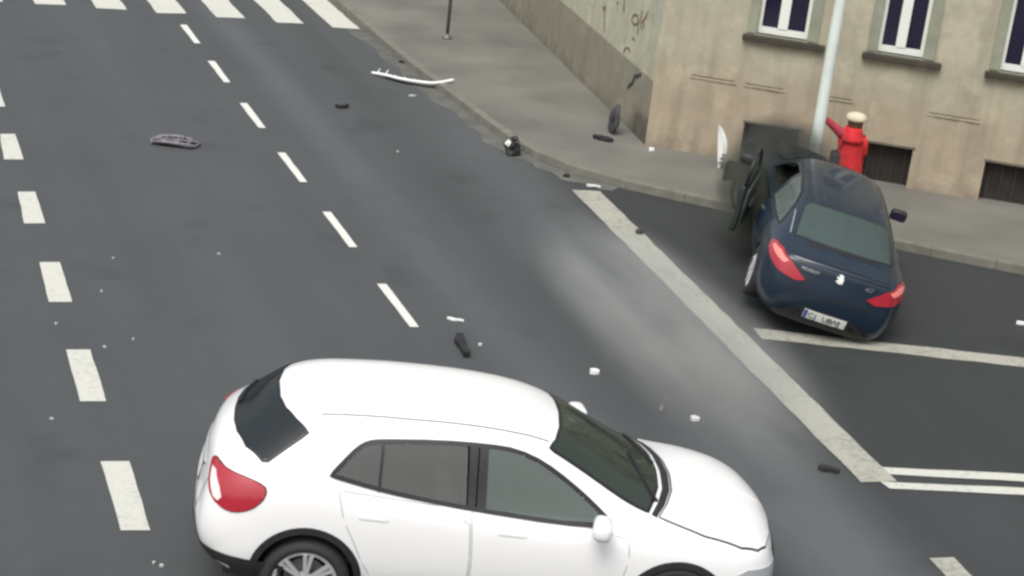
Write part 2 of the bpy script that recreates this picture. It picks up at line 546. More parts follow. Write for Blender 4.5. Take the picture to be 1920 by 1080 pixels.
# zebra crossing at the top
zb = [(66, 8, 124, 10), (181, 16, 238, 19), (294, 25, 350, 26), (406, 33, 460, 35), (519, 43, 570, 45), (624, 52, 675, 55)]
zq = []
u_dir = np.array([-.384, .923])
for xa, ya, xb, yb in [(-48, 1, 6, 4)] + zb:
    a = np.array(ground_at(xa, ya)); b = np.array(ground_at(xb, yb))
    zq.append([tuple(a), tuple(b), tuple(b + u_dir * 4), tuple(a + u_dir * 4)])
marking('zebra_crossing', zq, MT['paint'], 'stripe', rag=.012)
sl = marking('stop_line', [[(.70, 25.0), (1.11, 25.09), (4.04, 16.32), (3.66, 16.20)]], MT['paint_worn'], 'stripe', z=.012, rag=.012)
G = ground_at
marking('lane_line', [[G(1412, 616), (6.22, 20.24), (16, 20.36), (16, 20.05), (6.15, 19.93), G(1428, 636)]], MT['paint_worn'], 'stripe', rag=.012)
marking('double_line', [[G(1652, 877), G(1920, 890), G(2400, 912), G(2400, 927), G(1920, 904), G(1664, 890)],
                        [G(1650, 904), G(1920, 916), G(2400, 938), G(2400, 953), G(1920, 929), G(1668, 917)]], MT['paint'], 'stripe', rag=.006)
marking('edge_dash', [[G(1742, 1048), G(1788, 1046), G(1880, 1140), G(1835, 1150)]], MT['paint_worn'], 'dash', rag=.01)

# ------------------------------------------------------------------ the building at the corner
A0 = Vector((1.83, 27.57, 0)); fdir = Vector((5.82, -1.12, 0)).normalized(); ang_f = math.atan2(fdir.y, fdir.x)
bld = tag(empty('corner_building', tuple(A0)), 'old beige rendered corner building with white framed windows and cellar openings', 'building')
FM = Matrix.Translation((0, 0, 0)) @ Matrix.Rotation(ang_f, 4, 'Z')   # facade frame: x along, y into the wall
def fpart(name, bm, m, parent=None, smooth=False):
    me = bm_mesh(name, bm, smooth); me.transform(FM)
    return link(name, me, parent or bld, m)
def fbox(name, lo, hi, m, parent=None, bev=0.0):
    bm = bmesh.new(); add_box(bm, lo, hi, None, bev)
    return fpart(name, bm, m, parent)
# window grid along the facade
wins = [(1.47, 2.24), (3.30, 3.99), (5.13, 5.88), (6.98, 7.70), (8.8, 9.52)]
cell = [(1.50, 2.36), (3.37, 4.11), (5.20, 5.98), (7.05, 7.8), (8.85, 9.6)]
WZ0, WZ1, CZ0, CZ1, TOP, LEN = 2.14, 3.95, .10, .73, 7.6, 13.0
xs = sorted({0.0, LEN} | {v for w in wins for v in w} | {v for c in cell for v in c})
zs = [0.0, CZ0, CZ1, WZ0, WZ1, 5.0, 6.8, TOP]
def is_open(x, z):
    if WZ0 < z < WZ1 or 5.0 < z < 6.8: return any(a < x < b for a, b in wins)
    if CZ0 < z < CZ1: return any(a < x < b for a, b in cell)
    return False
bm = bmesh.new(); vc = {}
def vv(x, y, z):
    k = (round(x, 4), round(y, 4), round(z, 4))
    if k not in vc: vc[k] = bm.verts.new(k)
    return vc[k]
TH = .28
for i in range(len(xs) - 1):
    for j in range(len(zs) - 1):
        xm, zm = (xs[i] + xs[i + 1]) / 2, (zs[j] + zs[j + 1]) / 2
        x0, x1, z0, z1 = xs[i], xs[i + 1], zs[j], zs[j + 1]
        if is_open(xm, zm): continue
        bm.faces.new((vv(x0, 0, z0), vv(x1, 0, z0), vv(x1, 0, z1), vv(x0, 0, z1)))
        # reveals next to an opening
        if i + 1 < len(xs) - 1 and is_open((xs[i + 1] + xs[i + 2]) / 2, zm):
            bm.faces.new((vv(x1, 0, z0), vv(x1, TH, z0), vv(x1, TH, z1), vv(x1, 0, z1)))
        if i > 0 and is_open((xs[i - 1] + xs[i]) / 2, zm):
            bm.faces.new((vv(x0, 0, z0), vv(x0, 0, z1), vv(x0, TH, z1), vv(x0, TH, z0)))
        if j + 1 < len(zs) - 1 and is_open(xm, (zs[j + 1] + zs[j + 2]) / 2):
            bm.faces.new((vv(x0, 0, z1), vv(x1, 0, z1), vv(x1, TH, z1), vv(x0, TH, z1)))
        if j > 0 and is_open(xm, (zs[j - 1] + zs[j]) / 2):
            bm.faces.new((vv(x0, 0, z0), vv(x0, TH, z0), vv(x1, TH, z0), vv(x1, 0, z0)))
fpart('facade', bm, MT['wall'])
box('backing_wall', (0, 0, 0), (LEN, .1, TOP), MT['cellar'], bld, mtx=FM @ Matrix.Translation((0, TH + .16, 0)))

def window(x0, x1, z0, z1, detail=True):
    d0, d1 = .09, .15
    w = .055
    bm = bmesh.new()
    add_box(bm, (x0, d0, z0), (x1, d1, z0 + .10))
    add_box(bm, (x0, d0, z1 - w), (x1, d1, z1))
    add_box(bm, (x0, d0, z0 + .10), (x0 + w, d1, z1 - w))
    add_box(bm, (x1 - w, d0, z0 + .10), (x1, d1, z1 - w))
    fr = fpart('window', bm, MT['pvc'])
    xm = (x0 + x1) / 2 - .01
    zt = z0 + (z1 - z0) * .68
    fbox('mullion', (xm - .075, d0 - .012, z0 + .10), (xm + .075, d1 - .004, zt - .03), MT['pvc'], fr)
    fbox('transom', (x0 + w, d0 - .01, zt - .03), (x1 - w, d1 - .004, zt + .07), MT['pvc'], fr)
    fbox('pane', (x0 + w, d0 + .035, z0 + .10), (xm - .075, d0 + .045, zt - .03), MT['dark_glass'], fr)
    fbox('pane', (xm + .075, d0 + .035, z0 + .10), (x1 - w, d0 + .045, zt - .03), MT['dark_glass'], fr)
    fbox('pane', (x0 + w, d0 + .035, zt + .07), (x1 - w, d0 + .045, z1 - w), MT['dark_glass'], fr)
for (x0, x1) in wins:
    for (z0, z1) in ((WZ0, WZ1), (5.0, 6.8)):
        window(x0, x1, z0, z1)
        # plaster surround, two jambs and head, proud of the wall
        sb = bmesh.new()
        add_box(sb, (x0 - .15, -.022, z0 + .0), (x0 - .006, .01, z1 + .16), None, .004)
        add_box(sb, (x1 + .006, -.022, z0 + .0), (x1 + .17, .01, z1 + .16), None, .004)
        add_box(sb, (x0 - .006, -.025, z1 + .006), (x1 + .006, .008, z1 + .18), None, .004)
        fpart('window_surround', sb, MT['surround'])
        sp = bmesh.new()
        add_box(sp, (x0 - .20, -.11, z0 - .115), (x1 + .29, .12, z0 - .025), None, .008)
        s_ = fpart('window_sill', sp, MT['sill'])
        fbox('moulding', (x0 - .17, -.06, z0 - .155), (x1 + .26, .02, z0 - .117), MT['ledge'], s_)
        fbox('sill_board', (x0 - .02, -.015, z0 - .023), (x1 + .02, .10, z0 + .0), MT['surround'], s_)
for (x0, x1) in cell:
    c = fbox('cellar_opening', (x0 - .03, TH - .10, CZ0 - .02), (x1 + .03, TH - .04, CZ1 + .02), MT['cellar'])  # near-black panel paints in the darkness of the recess
    fbox('lintel', (x0 - .02, -.012, CZ1 + .002), (x1 + .03, .05, CZ1 + .035), MT['ledge_dark'], c)
    fbox('sill', (x0 - .08, -.06, CZ0 - .035), (x1 + .12, .06, CZ0 + .006), MT['ledge_dark'], c)  # dark sill added for the shadow line at the foot of the opening
    for k in range(4):
        xx = x0 + (x1 - x0) * (k + .5) / 4
        fbox('bar', (xx - .008, TH - .13, CZ0), (xx + .008, TH - .114, CZ1), MT['sill'], c)
# broken string course
for (x0, x1) in ((.55, 1.28), (1.40, 2.04), (2.66, 3.10), (4.22, 5.02), (5.9, 6.7), (7.9, 8.7)):
    n = 7; bm = bmesh.new()
    for k in range(n):
        a = x0 + (x1 - x0) * k / n; b = x0 + (x1 - x0) * (k + 1) / n - .003
        j = rnd.uniform(-.008, .008)
        add_box(bm, (a, -.018 - j, 1.295 + j * .5), (b, .01, 1.32 + j), None, .004)
    l_ = fpart('string_course', bm, MT['ledge'])
    fbox('groove', (x0 + .02, -.004, 1.336), (x1 - .03, .01, 1.352), MT['ledge_dark'], l_)
# side wall running along the main road
sdir = Vector((-2.94, 10.77, 0)).normalized(); ang_s = math.atan2(sdir.y, sdir.x)
SM = Matrix.Rotation(ang_s, 4, 'Z')     # x along the wall, -y into the building (right side)
def spart(name, lo, hi, m, parent=None, bev=0.0):
    bm = bmesh.new(); add_box(bm, lo, hi, None, bev)
    me = bm_mesh(name, bm); me.transform(SM)
    return link(name, me, parent or bld, m)
spart('side_wall', (.0, -.35, 1.16), (22, -.02, TOP), MT['wall_side'])
# plinth with a sloped top
bm = bmesh.new()
n = 60
prof = [(-.34, 0), (.0, 0), (.0, 1.145), (-.015, 1.158), (-.34, 1.158)]
rings = []
for k in range(n + 1):
    s_ = .02 + (22 - .02) * k / n
    rings.append([bm.verts.new((s_, a + .008 * noise.noise(Vector((s_ * 2, b * 2, 0))), b)) for a, b in prof])
for k in range(n):
    for j in range(len(prof)):
        bm.faces.new((rings[k][j], rings[k][(j + 1) % 5], rings[k + 1][(j + 1) % 5], rings[k + 1][j]))
bm.faces.new(rings[0]); bm.faces.new(rings[-1])
me = bm_mesh('plinth', bm); me.transform(SM); link('plinth', me, bld, MT['plinth'])
# crack in the plaster at the corner
def wall_strokes(name, strokes, w, m, frame, off):
    bm = bmesh.new()
    for st in strokes:
        st = [(a, b) for a, b in st]
        st = [tuple(p) for p in catmull(st, 5)] if len(st) > 2 else st
        L = []
        for i, p in enumerate(st):
            a = np.array(st[max(i - 1, 0)]); b = np.array(st[min(i + 1, len(st) - 1)])
            t = (b - a) / (np.linalg.norm(b - a) + 1e-9); nn = np.array([-t[1], t[0]]) * w * (.5 + .18 * math.sin(i * 2.1))
            L.append((np.array(p) + nn, np.array(p) - nn))
        vs = [(bm.verts.new((a[0], off, a[1])), bm.verts.new((b[0], off, b[1]))) for a, b in L]
        for i in range(len(vs) - 1):
            bm.faces.new((vs[i][0], vs[i][1], vs[i + 1][1], vs[i + 1][0]))
    me = bm_mesh(name, bm); me.transform(frame)
    return link(name, me, bld, m)
wall_strokes('crack', [[(.62, 1.10), (.80, 1.02), (.93, .98), (1.00, .86), (1.10, .80), (1.22, .72)]], .05, MT['crack'], SM, .014)
# scrawled graffiti on the pale side wall (strokes as they stand)
def swall(px, py):
    """photo position -> along / height on the side wall"""
    d = CX * ((px - 960) / FPX) + CY * ((py - 540) / FPX) + _f
    nrm = Vector((-sdir.y, sdir.x, 0)); o = Vector((0, 0, CAMH))
    k = (A0 - o).dot(nrm) / d.dot(nrm); P = o + d * k
    return ((P - A0).dot(sdir), P.z)
gr = [[(1129, 14), (1133, 13), (1133, 17), (1129, 16)], [(1131, 16), (1132, 36), (1131, 60)], [(1155, 4), (1157, 7)],
      [(1195, 30), (1187, 28), (1183, 38), (1188, 46), (1195, 42), (1196, 34), (1195, 50), (1194, 64)],
      [(1203, 20), (1200, 34), (1201, 54)], [(1213, 22), (1208, 34), (1203, 40), (1206, 46), (1204, 54)], [(1184, 70), (1188, 75)],
      [(1168, 100), (1170, 92), (1176, 90), (1180, 97)], [(1169, 0), (1168, 22)]]
for st in gr:
    wall_strokes('graffiti_stroke', [[swall(*p) for p in st]], .035, MT['graffiti'], SM, -.012)
# roof slab closes the block
rp = [Vector((0, 0, 0)), fdir * LEN, fdir * LEN + sdir * 22, sdir * 22]
prism('roof', [(p.x, p.y) for p in rp], TOP - .02, TOP + .25, MT['sill'], bld)

# ------------------------------------------------------------------ street furniture
def lamp_post(x, y):
    e = tag(empty('lamp_post', (x, y, KZ)), 'tall pale green metal lamp post rising behind the crashed blue car', 'lamp post')
    bm = bmesh.new(); lathe_bm(bm, [(0, .086), (1.0, .084), (3.5, .076), (8.0, .055)], 24, 'z'); link('pole', bm_mesh('pole', bm, True), e, MT['pole'])
    box('base_plate', (-.17, -.17, -.0), (.17, .17, .02), MT['steel'], e)
    tube('arm', [(0, 0, 7.9), (-.05, -.2, 8.3), (-.3, -1.0, 8.55), (-.5, -1.6, 8.6)], .035, MT['pole'], e)
    box('lamp_head', (-.12, -.35, -.06), (.12, .35, .06), MT['steel'], e, .03, Matrix.Translation((-.55, -1.8, 8.6)))
    return e
lamp_post(4.02, 24.62)
sx_, sy_ = ground_at(838, 72, KZ)
sg = tag(empty('sign_post', (sx_, sy_, KZ)), 'thin dark grey metal post standing on the pavement beside the side wall', 'sign post')
tube('post', [(0, 0, 0), (0, 0, 3.2)], .034, MT['steel'], sg)
bm = bmesh.new(); lathe_bm(bm, [(0, .10), (.03, .10), (.05, .05), (.09, .045)], 16, 'z'); link('base', bm_mesh('base', bm, True), sg, MT['steel'])
bm = bmesh.new(); lathe_bm(bm, [(-.006, .30), (.006, .30)], 32, 'y', (0, -.04, 2.9)); link('sign_disc', bm_mesh('sign_disc', bm), sg, MT['steel'])

# ------------------------------------------------------------------ car building kit
def cage_shell(rings, rear_bulge, front_bulge, post=None, level=4):
    """rings: list of 8 (x,y,z) points from sill edge to centre line; mirrored; capped front and rear with quads"""
    N = len(rings); verts = []; idx = {}
    def add(p):
        verts.append(tuple(p)); return len(verts) - 1
    # full ring columns: k=0..7 left (y>0), 7 is centre, 8..14 mirrored
    ids = []
    for r in rings:
        row = [add(p) for p in r]
        row += [add((p[0], -p[1], p[2])) for p in r[-2::-1]]
        ids.append(row)
    faces = []
    for i in range(N - 1):
        for k in range(14):
            faces.append((ids[i][k], ids[i + 1][k], ids[i + 1][k + 1], ids[i][k + 1]))
    def cap(row, bulge, flip):
        # columns = k4..k10 of the ring (7 columns), rows k=3,2,1,0 edges with interior points
        top = row[4:11]
        prev = top
        for ri, k in enumerate((3, 2, 1, 0)):
            L, Rr = row[k], row[14 - k]
            pl, pr = np.array(verts[L]), np.array(verts[Rr])
            cur = [L]
            for j in range(1, 6):
                yy = verts[top[j]][1] * (pl[1] / max(.01, verts[top[0]][1]))
                tt = 1 - abs(yy) / max(.01, pl[1])
                x = pl[0] + bulge[ri] * (1 - (1 - tt) ** 2)
                cur.append(add((x, yy, pl[2] + .01 * tt)))
            cur.append(Rr)
            for j in range(6):
                f = (prev[j], prev[j + 1], cur[j + 1], cur[j])
                faces.append(f if flip else f[::-1])
            prev = cur
    cap(ids[0], rear_bulge, True)
    cap(ids[-1], front_bulge, False)
    me = mesh('cage', verts, faces)
    ob = bpy.data.objects.new('cage', me); COL.objects.link(ob)
    md = ob.modifiers.new('s', 'SUBSURF'); md.levels = level; md.render_levels = level
    dg = bpy.context.evaluated_depsgraph_get()
    m2 = bpy.data.meshes.new_from_object(ob.evaluated_get(dg))
    bpy.data.objects.remove(ob)
    bm = bmesh.new(); bm.from_mesh(m2)
    bmesh.ops.recalc_face_normals(bm, faces=bm.faces)
    # outward check
    top = max(bm.faces, key=lambda f: f.calc_center_median().z)
    if top.normal.z < 0:
        bmesh.ops.reverse_faces(bm, faces=bm.faces)
    if post:
        for v in bm.verts: v.co = Vector(post(v.co))
    bm.normal_update()
    return bm

def smooth_normal_bvh(bm):
    bm.faces.ensure_lookup_table()
    tree = BVHTree.FromBMesh(bm)
    fn = [f.normal.copy() for f in bm.faces]
    vn = []
    bm.verts.ensure_lookup_table()
    fv = [[v.index for v in f.verts] for f in bm.faces]
    vnorm = [v.normal.copy() for v in bm.verts]; vco = [v.co.copy() for v in bm.verts]
    def nrm(fi, p):
        n = Vector((0, 0, 0))
        for vi in fv[fi]:
            n += vnorm[vi] / ((vco[vi] - p).length + 1e-4)
        return n.normalized()
    return tree, nrm

class Skin:
    """panels, panes and lines laid on a car shell"""
    def __init__(s, bm, root, xf):
        s.bm = bm; s.tree, s.nrm = smooth_normal_bvh(bm); s.root = root; s.xf = xf
    def ray(s, o, d):
        h = s.tree.ray_cast(o, d)
        if h[0] is None:
            h = s.tree.find_nearest(o + d * 2.0)
        return h[0], s.nrm(h[2], h[0])
    def frame(s, mode, side=-1):
        """returns map from 2d poly coords to (origin, direction)"""
        if mode == 'side': return lambda a, b: (Vector((a, side * 3, b)), Vector((0, -side, 0)))
        if mode == 'top': return lambda a, b: (Vector((a, b, 4)), Vector((0, 0, -1)))
        if mode == 'rear': return lambda a, b: (Vector((-5, a, b)), Vector((1, 0, 0)))
        if mode == 'front': return lambda a, b: (Vector((5, a, b)), Vector((-1, 0, 0)))
        if mode == 'rcorner':   # from behind and the side, 45 degrees; a is measured along the diagonal
            c = math.sqrt(.5)
            return lambda a, b: (Vector((-2, side * .8, b)) + Vector((c, side * c, 0)) * a + Vector((-c, side * c, 0)) * 3, Vector((c, -side * c, 0)))
        if mode == 'fcorner':
            c = math.sqrt(.5)
            return lambda a, b: (Vector((2, side * .8, b)) + Vector((-c, side * c, 0)) * a + Vector((c, side * c, 0)) * 3, Vector((-c, -side * c, 0)))
        if mode == 'glassrear':  # along the slope of a hatch
            return lambda a, b: (Vector((-2.2 - .7 * 2, a, b + .7 * 2)), Vector((1, 0, -1)).normalized())
    def patch(s, name, poly, mode, m, off=.004, side=-1, cell=.04, thick=.012, parent=None, smooth_n=0, sub=None):
        poly = chaikin(poly, smooth_n) if smooth_n else list(poly)
        fr = s.frame(mode, side)
        bm = bmesh.new()
        f = bm.faces.new([bm.verts.new((p[0], p[1], 0)) for p in poly])
        bmesh.ops.triangulate(bm, faces=[f])
        xs_ = [p[0] for p in poly]; ys_ = [p[1] for p in poly]
        for ax, lo, hi in ((0, min(xs_), max(xs_)), (1, min(ys_), max(ys_))):
            n = int((hi - lo) / cell)
            for k in range(1, n + 1):
                co = [0, 0, 0]; co[ax] = lo + k * (hi - lo) / (n + 1); no = [0, 0, 0]; no[ax] = 1
                bmesh.ops.bisect_plane(bm, geom=bm.verts[:] + bm.edges[:] + bm.faces[:], plane_co=co, plane_no=no)
        for v in bm.verts:
            o, d = fr(v.co.x, v.co.y)
            p, n = s.ray(o, d)
            v.co = p + n * off
            v.tag = False
        bmesh.ops.recalc_face_normals(bm, faces=bm.faces)
        bm.faces.ensure_lookup_table()
        f0 = max(bm.faces, key=lambda q: q.calc_area())
        _, _, fi, _ = s.tree.find_nearest(f0.calc_center_median())
        f0.normal_update()
        if f0.normal.dot(s.bm.faces[fi].normal) < 0: bmesh.ops.reverse_faces(bm, faces=bm.faces)
        if thick > 0:   # skirt so that the panel has an edge
            bm.normal_update()
            nn = {v: v.normal.copy() for v in bm.verts}
            be = [e for e in bm.edges if e.is_boundary]
            mp = {}
            for e in be:
                for v in e.verts:
                    if v not in mp: mp[v] = bm.verts.new(v.co - nn[v] * thick)
            for e in be:
                a, b = e.verts
                try: bm.faces.new((a, b, mp[b], mp[a]))
                except ValueError: pass
        for v in bm.verts: v.co = s.xf(v.co)
        me = bpy.data.meshes.new(name); bm.to_mesh(me); bm.free()
        me.polygons.foreach_set('use_smooth', [True] * len(me.polygons))
        me.set_sharp_from_angle(angle=R(40))
        return link(name, me, parent or s.root, m)
    def line(s, name, pts, mode, m, w=.008, off=.003, side=-1, parent=None, closed=False, step=.03, round_=0, h=0.0):
        if closed: pts = list(pts) + [pts[0]]
        if round_: pts = chaikin(pts, round_, closed=False)
        fr = s.frame(mode, side)
        sp = []
        for a, b in zip(pts[:-1], pts[1:]):
            n = max(1, int(math.dist(a, b) / step))
            for k in range(n): sp.append((a[0] + (b[0] - a[0]) * k / n, a[1] + (b[1] - a[1]) * k / n))
        sp.append(pts[-1])
        P = []
        for a in sp:
            o, d = fr(*a); P.append(s.ray(o, d))
        bm = bmesh.new(); vs = []
        for i, (p, n) in enumerate(P):
            if closed:
                q0 = P[i - 1][0] if i else P[-2][0]; q1 = P[i + 1][0] if i < len(P) - 1 else P[1][0]
            else:
                q0 = P[max(i - 1, 0)][0]; q1 = P[min(i + 1, len(P) - 1)][0]
            t = (q1 - q0)
            if t.length < 1e-6: continue
            c = t.normalized().cross(n).normalized() * (w / 2)
            if h > 0:
                vs.append([bm.verts.new(s.xf(x)) for x in (p + c - n * .01, p + c + n * h, p - c + n * h, p - c - n * .01)])
            else:
                vs.append([bm.verts.new(s.xf(x)) for x in (p + c + n * off, p - c + n * off)])
        k = len(vs[0])
        for i in range(len(vs) - 1):
            for j in range(k - 1):
                bm.faces.new((vs[i][j], vs[i][j + 1], vs[i + 1][j + 1], vs[i + 1][j]))
        return link(name, bm_mesh(name, bm), parent or s.root, m)

def point_in(poly, x, y):
    c = False; j = len(poly) - 1
    for i in range(len(poly)):
        xi, yi = poly[i]; xj, yj = poly[j]
        if (yi > y) != (yj > y) and x < (xj - xi) * (y - yi) / (yj - yi) + xi: c = not c
        j = i
    return c

def cut_body(bm, holes, arches, ar):
    """open the shell under glass (holes = (mode, poly)) and at the wheel arches"""
    kill = []
    for f in bm.faces:
        c = f.calc_center_median(); n = f.normal
        for mode, poly in holes:
            if mode == 'side' and abs(n.y) > .35 and abs(c.y) > .4 and point_in(poly, c.x, c.z): kill.append(f); break
            if mode == 'top' and n.z > .15 and point_in(poly, c.x, c.y): kill.append(f); break
            if mode == 'rear' and n.x < -.2 and c.x < -1 and point_in(poly, c.y, c.z): kill.append(f); break
        else:
            for (ax, az) in arches:
                if abs(c.y) > .45 and math.hypot(c.x - ax, c.z - az) < ar: kill.append(f); break
    bmesh.ops.delete(bm, geom=kill, context='FACES')
    for v in bm.verts:
        if v.is_boundary and abs(v.co.y) > .45:
            for (ax, az) in arches:
                d = math.hypot(v.co.x - ax, v.co.z - az)
                if d < ar + .05 and v.co.z > .2:
                    v.co.x = ax + (v.co.x - ax) * ar / d; v.co.z = az + (v.co.z - az) * ar / d

def make_wheel(root, x, y, r, rim_r, width, spokes, side, scale=1.0, loc_fn=None, name='wheel', twin=True, tilt=None):
    bm = bmesh.new(); w = width / 2
    prof = [(-w * .75, rim_r), (-w, rim_r + .02), (-w * 1.05, (r + rim_r) / 2), (-w * .9, r - .02), (-w * .6, r), (w * .6, r), (w * .9, r - .02), (w * 1.05, (r + rim_r) / 2), (w, rim_r + .02), (w * .75, rim_r)]
    lathe_bm(bm, prof, 48, 'y', closed=True)
    e = link(name, bm_mesh('tyre', bm, True), root, MT['tyre'])
    e.location = (x, y, r)
    bm = bmesh.new()
    s = side
    lathe_bm(bm, [(s * w * .82, rim_r + .004), (s * w * .86, rim_r - .012), (s * w * .7, rim_r - .03), (s * w * .2, rim_r - .05), (-s * w * .5, rim_r - .05)], 48, 'y')
    bm.faces.ensure_lookup_table()
    for f in [f for f in bm.faces if len(f.verts) > 4]: bm.faces.remove(f)
    rim = link('rim', bm_mesh('rim', bm, True), e, MT['alloy'])
    bm = bmesh.new()
    for k in range(spokes):
        a0 = 2 * math.pi * k / spokes + .3
        for da in ((-.11, .11) if twin else (0,)):
            a = a0 + da
            m_ = Matrix.Rotation(a, 4, 'Y')
            vs = add_box(bm, (.05, -.012, -.013), (rim_r - .015, .012, .013))
            for v in vs:
                t = v.co.x / rim_r
                v.co.y = v.co.y + s * (w * .70 + .015 * t)
                v.co.z *= (.8 + .5 * t)
                v.co = m_ @ v.co
    lathe_bm(bm, [(s * w * .45, .07), (s * w * .8, .065), (s * w * .86, .03)], 20, 'y')
    link('spokes', bm_mesh('spokes', bm), rim, MT['alloy'])
    bm = bmesh.new(); lathe_bm(bm, [(s * w * .15, .17), (s * w * .2, .17)], 24, 'y')
    link('brake_disc', bm_mesh('brake_disc', bm), rim, MT['steel'])
    return e

def seat(root, x, y, xf, z0=.45, m=None):
    m = m or MT['seatm']
    bm = bmesh.new()
    add_box(bm, (x - .25, y - .24, z0), (x + .25, y + .24, z0 + .14), None, .05)
    mt = Matrix.Translation((x - .25, y, z0 + .1)) @ Matrix.Rotation(R(-14), 4, 'Y')
    add_box(bm, (-.08, -.23, 0), (.06, .23, .56), mt, .05)
    add_box(bm, (-.05, -.12, .60), (.05, .12, .78), mt, .04)
    for v in bm.verts: v.co = xf(v.co)
    return link('seat', bm_mesh('seat', bm, True), root, m)

def mirror_xy(poly): return [(a, -b) for a, b in poly]

# ------------------------------------------------------------------ white compact SUV
SC = 1.10
def white_suv():
    root = tag(empty('white_suv', (.03, 13.54, 0), .10), 'white compact SUV crossing the junction in the foreground with dark rear window', 'car')
    PT = -.028
    def xf(p):
        x, y, z = p
        return Vector((x - PT * (z - .5), y, z + PT * x)) * SC
    low = lambda x, z4=.91: [(x, .80, .24), (x, .875, .34), (x, .90, .60), (x, .885, z4)]
    rings = [
        [(-2.06, .64, .30), (-2.13, .72, .42), (-2.15, .76, .62), (-2.08, .745, .93), (-2.00, .70, 1.03), (-2.06, .57, 1.085), (-2.12, .33, 1.10), (-2.14, 0, 1.105)],
        [(-1.85, .80, .26), (-1.90, .86, .38), (-1.93, .885, .62), (-1.86, .86, .93), (-1.75, .79, 1.05), (-1.80, .66, 1.19), (-1.88, .37, 1.24), (-1.91, 0, 1.25)],
        low(-1.58, .94)[:4] + [(-1.42, .82, 1.09), (-1.46, .68, 1.375), (-1.68, .40, 1.465), (-1.76, 0, 1.48)],
        low(-1.30, .93) + [(-1.15, .81, 1.09), (-1.15, .675, 1.42), (-1.25, .38, 1.515), (-1.28, 0, 1.53)],
        low(-.75, .92) + [(-.72, .80, 1.03), (-.72, .67, 1.445), (-.72, .38, 1.54), (-.72, 0, 1.555)],
        low(-.1, .90) + [(-.1, .79, .98), (-.1, .66, 1.435), (-.1, .36, 1.53), (-.1, 0, 1.545)],
        low(.45, .88) + [(.45, .785, .945), (.27, .615, 1.38), (.33, .34, 1.455), (.36, 0, 1.475)],
        low(.85, .86) + [(.83, .78, .92), (.70, .635, 1.15), (.80, .36, 1.205), (.83, 0, 1.22)],
        low(1.12, .85) + [(1.10, .78, .905), (1.08, .67, .955), (1.20, .36, .985), (1.24, 0, .99)],
        low(1.5, .83) + [(1.5, .79, .88), (1.5, .65, .93), (1.55, .35, .955), (1.56, 0, .96)],
        [(1.82, .78, .25), (1.86, .85, .35), (1.88, .86, .55), (1.86, .82, .77), (1.85, .74, .83), (1.86, .59, .875), (1.90, .32, .90), (1.91, 0, .905)],
        [(1.98, .62, .27), (2.05, .68, .36), (2.08, .69, .55), (2.03, .66, .72), (2.01, .59, .765), (2.02, .46, .795), (2.06, .25, .81), (2.08, 0, .815)],
    ]
    bm = cage_shell(rings, (-.09, -.10, -.10, -.08), (.10, .13, .12, .10))
    sk = Skin(bm.copy(), root, xf)
    quarter = [(-1.23, 1.125), (-1.15, 1.21), (-1.07, 1.29), (-1.01, 1.325), (-.94, 1.34), (-.91, 1.343), (-.91, 1.062)]
    rearw = [(-.89, 1.34), (-.60, 1.365), (-.30, 1.37), (-.27, .985), (-.60, 1.02), (-.89, 1.06)]
    frontw = [(-.16, 1.365), (.05, 1.345), (.25, 1.275), (.45, 1.16), (.62, 1.045), (.77, .935), (.40, .937), (-.14, .975)]
    alls = [(-1.245, 1.115), (-1.16, 1.215), (-1.08, 1.30), (-1.01, 1.34), (-.92, 1.355), (-.5, 1.38), (-.16, 1.378), (.06, 1.357), (.26, 1.287), (.46, 1.172), (.65, 1.045), (.82, .915), (.40, .922), (-.20, .965), (-.60, 1.005), (-.92, 1.05)]
    rg = [(-1.70, .00), (-1.675, -.25), (-1.625, -.40), (-1.54, -.53), (-1.44, -.64), (-1.50, -.665), (-1.70, -.725), (-1.735, -.715), (-1.86, -.58), (-1.94, -.38), (-1.975, -.2), (-1.985, 0)]
    rg = rg + [(x, -y) for x, y in rg[-2:0:-1]]
    ws = [(.415, 0), (.40, -.25), (.36, -.43), (.31, -.525), (.34, -.535), (.62, -.575), (.90, -.62), (1.07, -.64), (1.12, -.5), (1.18, -.28), (1.20, 0)]
    ws = ws + [(x, -y) for x, y in ws[-2:0:-1]]
    arches = [(-1.36, .325), (1.34, .325)]
    AR = .366
    shrink = lambda P, k=.94: [((x - sum(a for a, _ in P) / len(P)) * k + sum(a for a, _ in P) / len(P), (y - sum(b for _, b in P) / len(P)) * k + sum(b for _, b in P) / len(P)) for x, y in P]
    cut_body(bm, [('side', shrink(alls, .985)), ('top', shrink(rg, .99)), ('top', shrink(ws, .985))], arches, AR)
    for v in bm.verts: v.co = xf(v.co)
    body = link('body', bm_mesh('body', bm, True), root, MT['whitepaint'])
    for s in (-1, 1):
        fr_ = sk.patch('window_trim', alls, 'side', MT['seal'], .003, s, .05, .006)
        # trim is a solid field; open it under the panes by simply laying panes over a ring
        bpy.data.objects.remove(fr_)
        sk.line('window_trim', alls, 'side', MT['seal'], .032, .010, s, closed=True, round_=1)
        sk.patch('side_window', quarter, 'side', MT['glass_quarter'], .006, s, .04, .004)
        sk.patch('side_window', rearw, 'side', MT['glass_quarter'], .006, s, .05, .004)
        fw = sk.patch('side_window', frontw, 'side', MT['glass_side'], .006, s, .05, .004)
        sk.line('quarter_bar', [(-.90, 1.345), (-.90, 1.03)], 'side', MT['seal'], .018, .009, s)
        # B pillar in two dark panels with a slim gap
        sk.patch('door_pillar', [(-.285, 1.375), (-.222, 1.378), (-.205, .965), (-.26, .975)], 'side', MT['black'], .010, s, .04, .006)
        sk.patch('door_pillar', [(-.212, 1.378), (-.15, 1.378), (-.128, .960), (-.195, .965)], 'side', MT['black'], .010, s, .04, .006)
